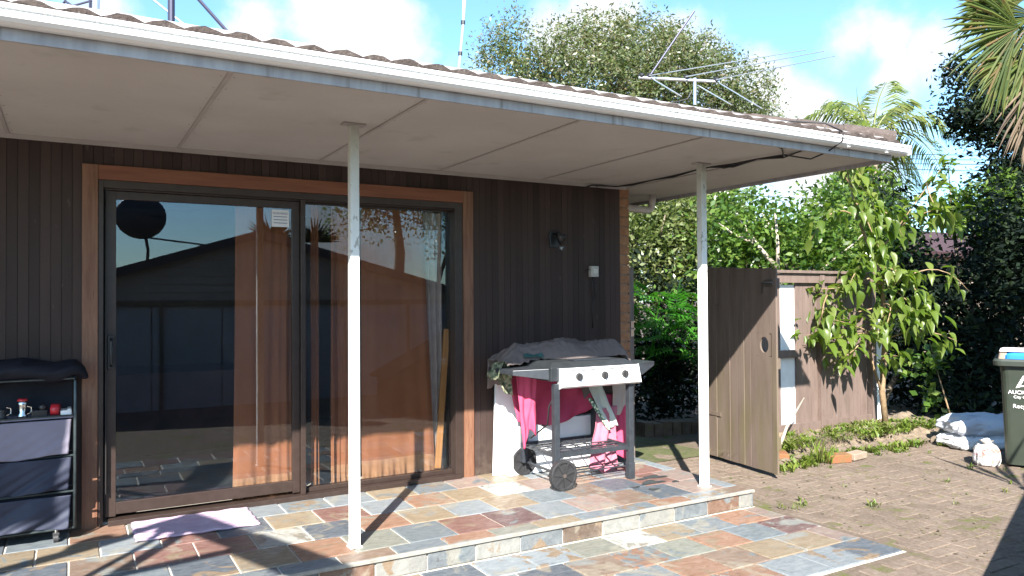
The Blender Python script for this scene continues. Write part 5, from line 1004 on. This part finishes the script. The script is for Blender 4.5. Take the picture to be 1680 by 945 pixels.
# unseen objects added for their shadows: bar stand, tree, shrub, plant, woodshed
Ls = Vector((.72,1,-.93))
def lift(S, h, up=.95):
    h += up
    return Vector((S[0], S[1], 0))-Ls*(h/.93)
def lift_(S, h): return Vector((S[0], S[1], 0))-Ls*(h/.93)
CLn = empty('shadow_stand', (-1.5,-2.4,-.12), 'made-up bar stand left of the view, shaped to cast the crossed shadows on the slate', 'shadow caster')  # invented stand, its bars placed so their shadows cross on the slate
def sbar(A1, h1, B1, h2, w): MB().bar(lift(A1, h1), lift(B1, h2), w, .03, tuple(Ls)).build('bar', M['bbq'], CLn)
sbar((-.9,-.95), 1.50, (.30,-.33), 1.62, .10); sbar((.30,-.33), 1.62, (.70,-.10), 1.6, .09)
sbar((-.1,-1.45), 1.35, (.60,-.42), 1.55, .085); sbar((.0,-1.05), 1.4, (.86,-.92), 1.5, .07); sbar((.62,-.12), 1.6, (.90,-.85), 1.5, .17); sbar((.87,-.80), 1.5, (1.16,-1.62), 1.4, .22)
drq = [lift(q_, 1.6) for q_ in ((-1.1,-.26),(.03,-.10),(.66,.66),(-.6,.70))]; MB().add(drq, [(0,1,2,3)]).build('shade_sheet', M['blackcloth'], CLn, thick=.01)  # sheet added out of view to keep the trolley in shade
MB().ball(lift((.10,-.36), 1.62), .11, 12, 8, (1,.6,1)).build('shadow_blob', M['blackcloth'], CLn, smooth=True); MB().ball(lift((.56,-.33), 1.6), .09, 12, 8, (1.2,.7,.8)).build('shadow_blob', M['blackcloth'], CLn, smooth=True)  # balls added only for the round blobs in the shadow
for S_, h_ in (((-.9,-.95),1.5),((.70,-.10),1.6),((-.1,-1.45),1.35)): p = lift(S_, h_); MB().bar((p.x, p.y, -.12), p, .035, .035).build('leg', M['bbq'], CLn)
bush('shade_tree', 'tree added right of the view to shade the hedge behind the bin', 'tree', (6.95,-3.7,-.15), [((7.0,-3.75,4.2),(.7,.7,.9)),((7.3,-3.9,3.3),(.6,.6,.6))], 5000, .13, M['leaf_dark'], M['bark'], [([(7.1,-3.9,-.15),(7.1,-3.8,3),(7.0,-3.75,4)],[.10,.08,.03])], spread=.12, stretch=.6)  # unseen tree, put here to block sun from the hedge
bush('shade_shrub', 'tall shrub added outside the view, right of the wheelie bin, to cast shade', 'bush', (9.4,-2.6,-.15), [((9.2,-2.6,1.8),(.6,.6,1.0)),((9.7,-2.4,2.8),(.9,.7,.9)),((10.4,-2.4,3.2),(.9,.8,1.2))], 7000, .13, M['leaf_dark'], M['bark'], [([(9.4,-2.6,-.15),(9.4,-2.5,2)],[.06,.03])], spread=.12, stretch=.6)  # unseen shrub, put here to block sun low down behind the bin
YL = empty('shade_plant', (5.2,-4.1,-.12), 'strappy leaved plant added right of the view to cast leaf shadows on the paving', 'plant'); V = []  # unseen plant, added for the leaf shadows it throws
for i in range(9):
    a = -.9+.26*i; d = np.array([math.cos(a)*.75, math.sin(a)*.75, .25+.1*(i % 3)]); s = np.array([-math.sin(a), math.cos(a), 0])*.03; h_ = np.array([5.32,-3.95,1.50]); V += [h_, h_+d*.5+s, h_+d*1.15-np.array([0,0,.15]), h_+d*.5-s]
V = np.array(V); npmesh('leaves', V, np.arange(len(V)).reshape(-1,4), M['leaf_fan'], YL); MB().tube([(5.32,-3.95,-.12),(5.32,-3.95,1.50)], .05, 8).build('trunk', M['bark'], YL)
M['shadow_caster'] = MT('caster_black', (.012,.010,.009), 1, spec=0).m  # plain black so the added caster stays invisible in the glass
WSh = empty('shadow_wedge', (5,-4.4,-.12), 'low sloping woodshed with a sloping roof edge right of the view', 'shadow_caster')  # invented block out of view, its slope set by the shadow edge wanted
MB().prism([(3.62,-.12),(6.65,-.12),(6.65,1.95),(3.62,.42)], -4.4, -3.84, 'y').build('wall', M['shadow_caster'], WSh)
MB().add([(3.55,-3.8,.385),(6.75,-3.8,2.0),(6.75,-4.5,2.0),(3.55,-4.5,.385)], [(0,1,2,3)]).build('roof', M['shadow_caster'], WSh, thick=.03)
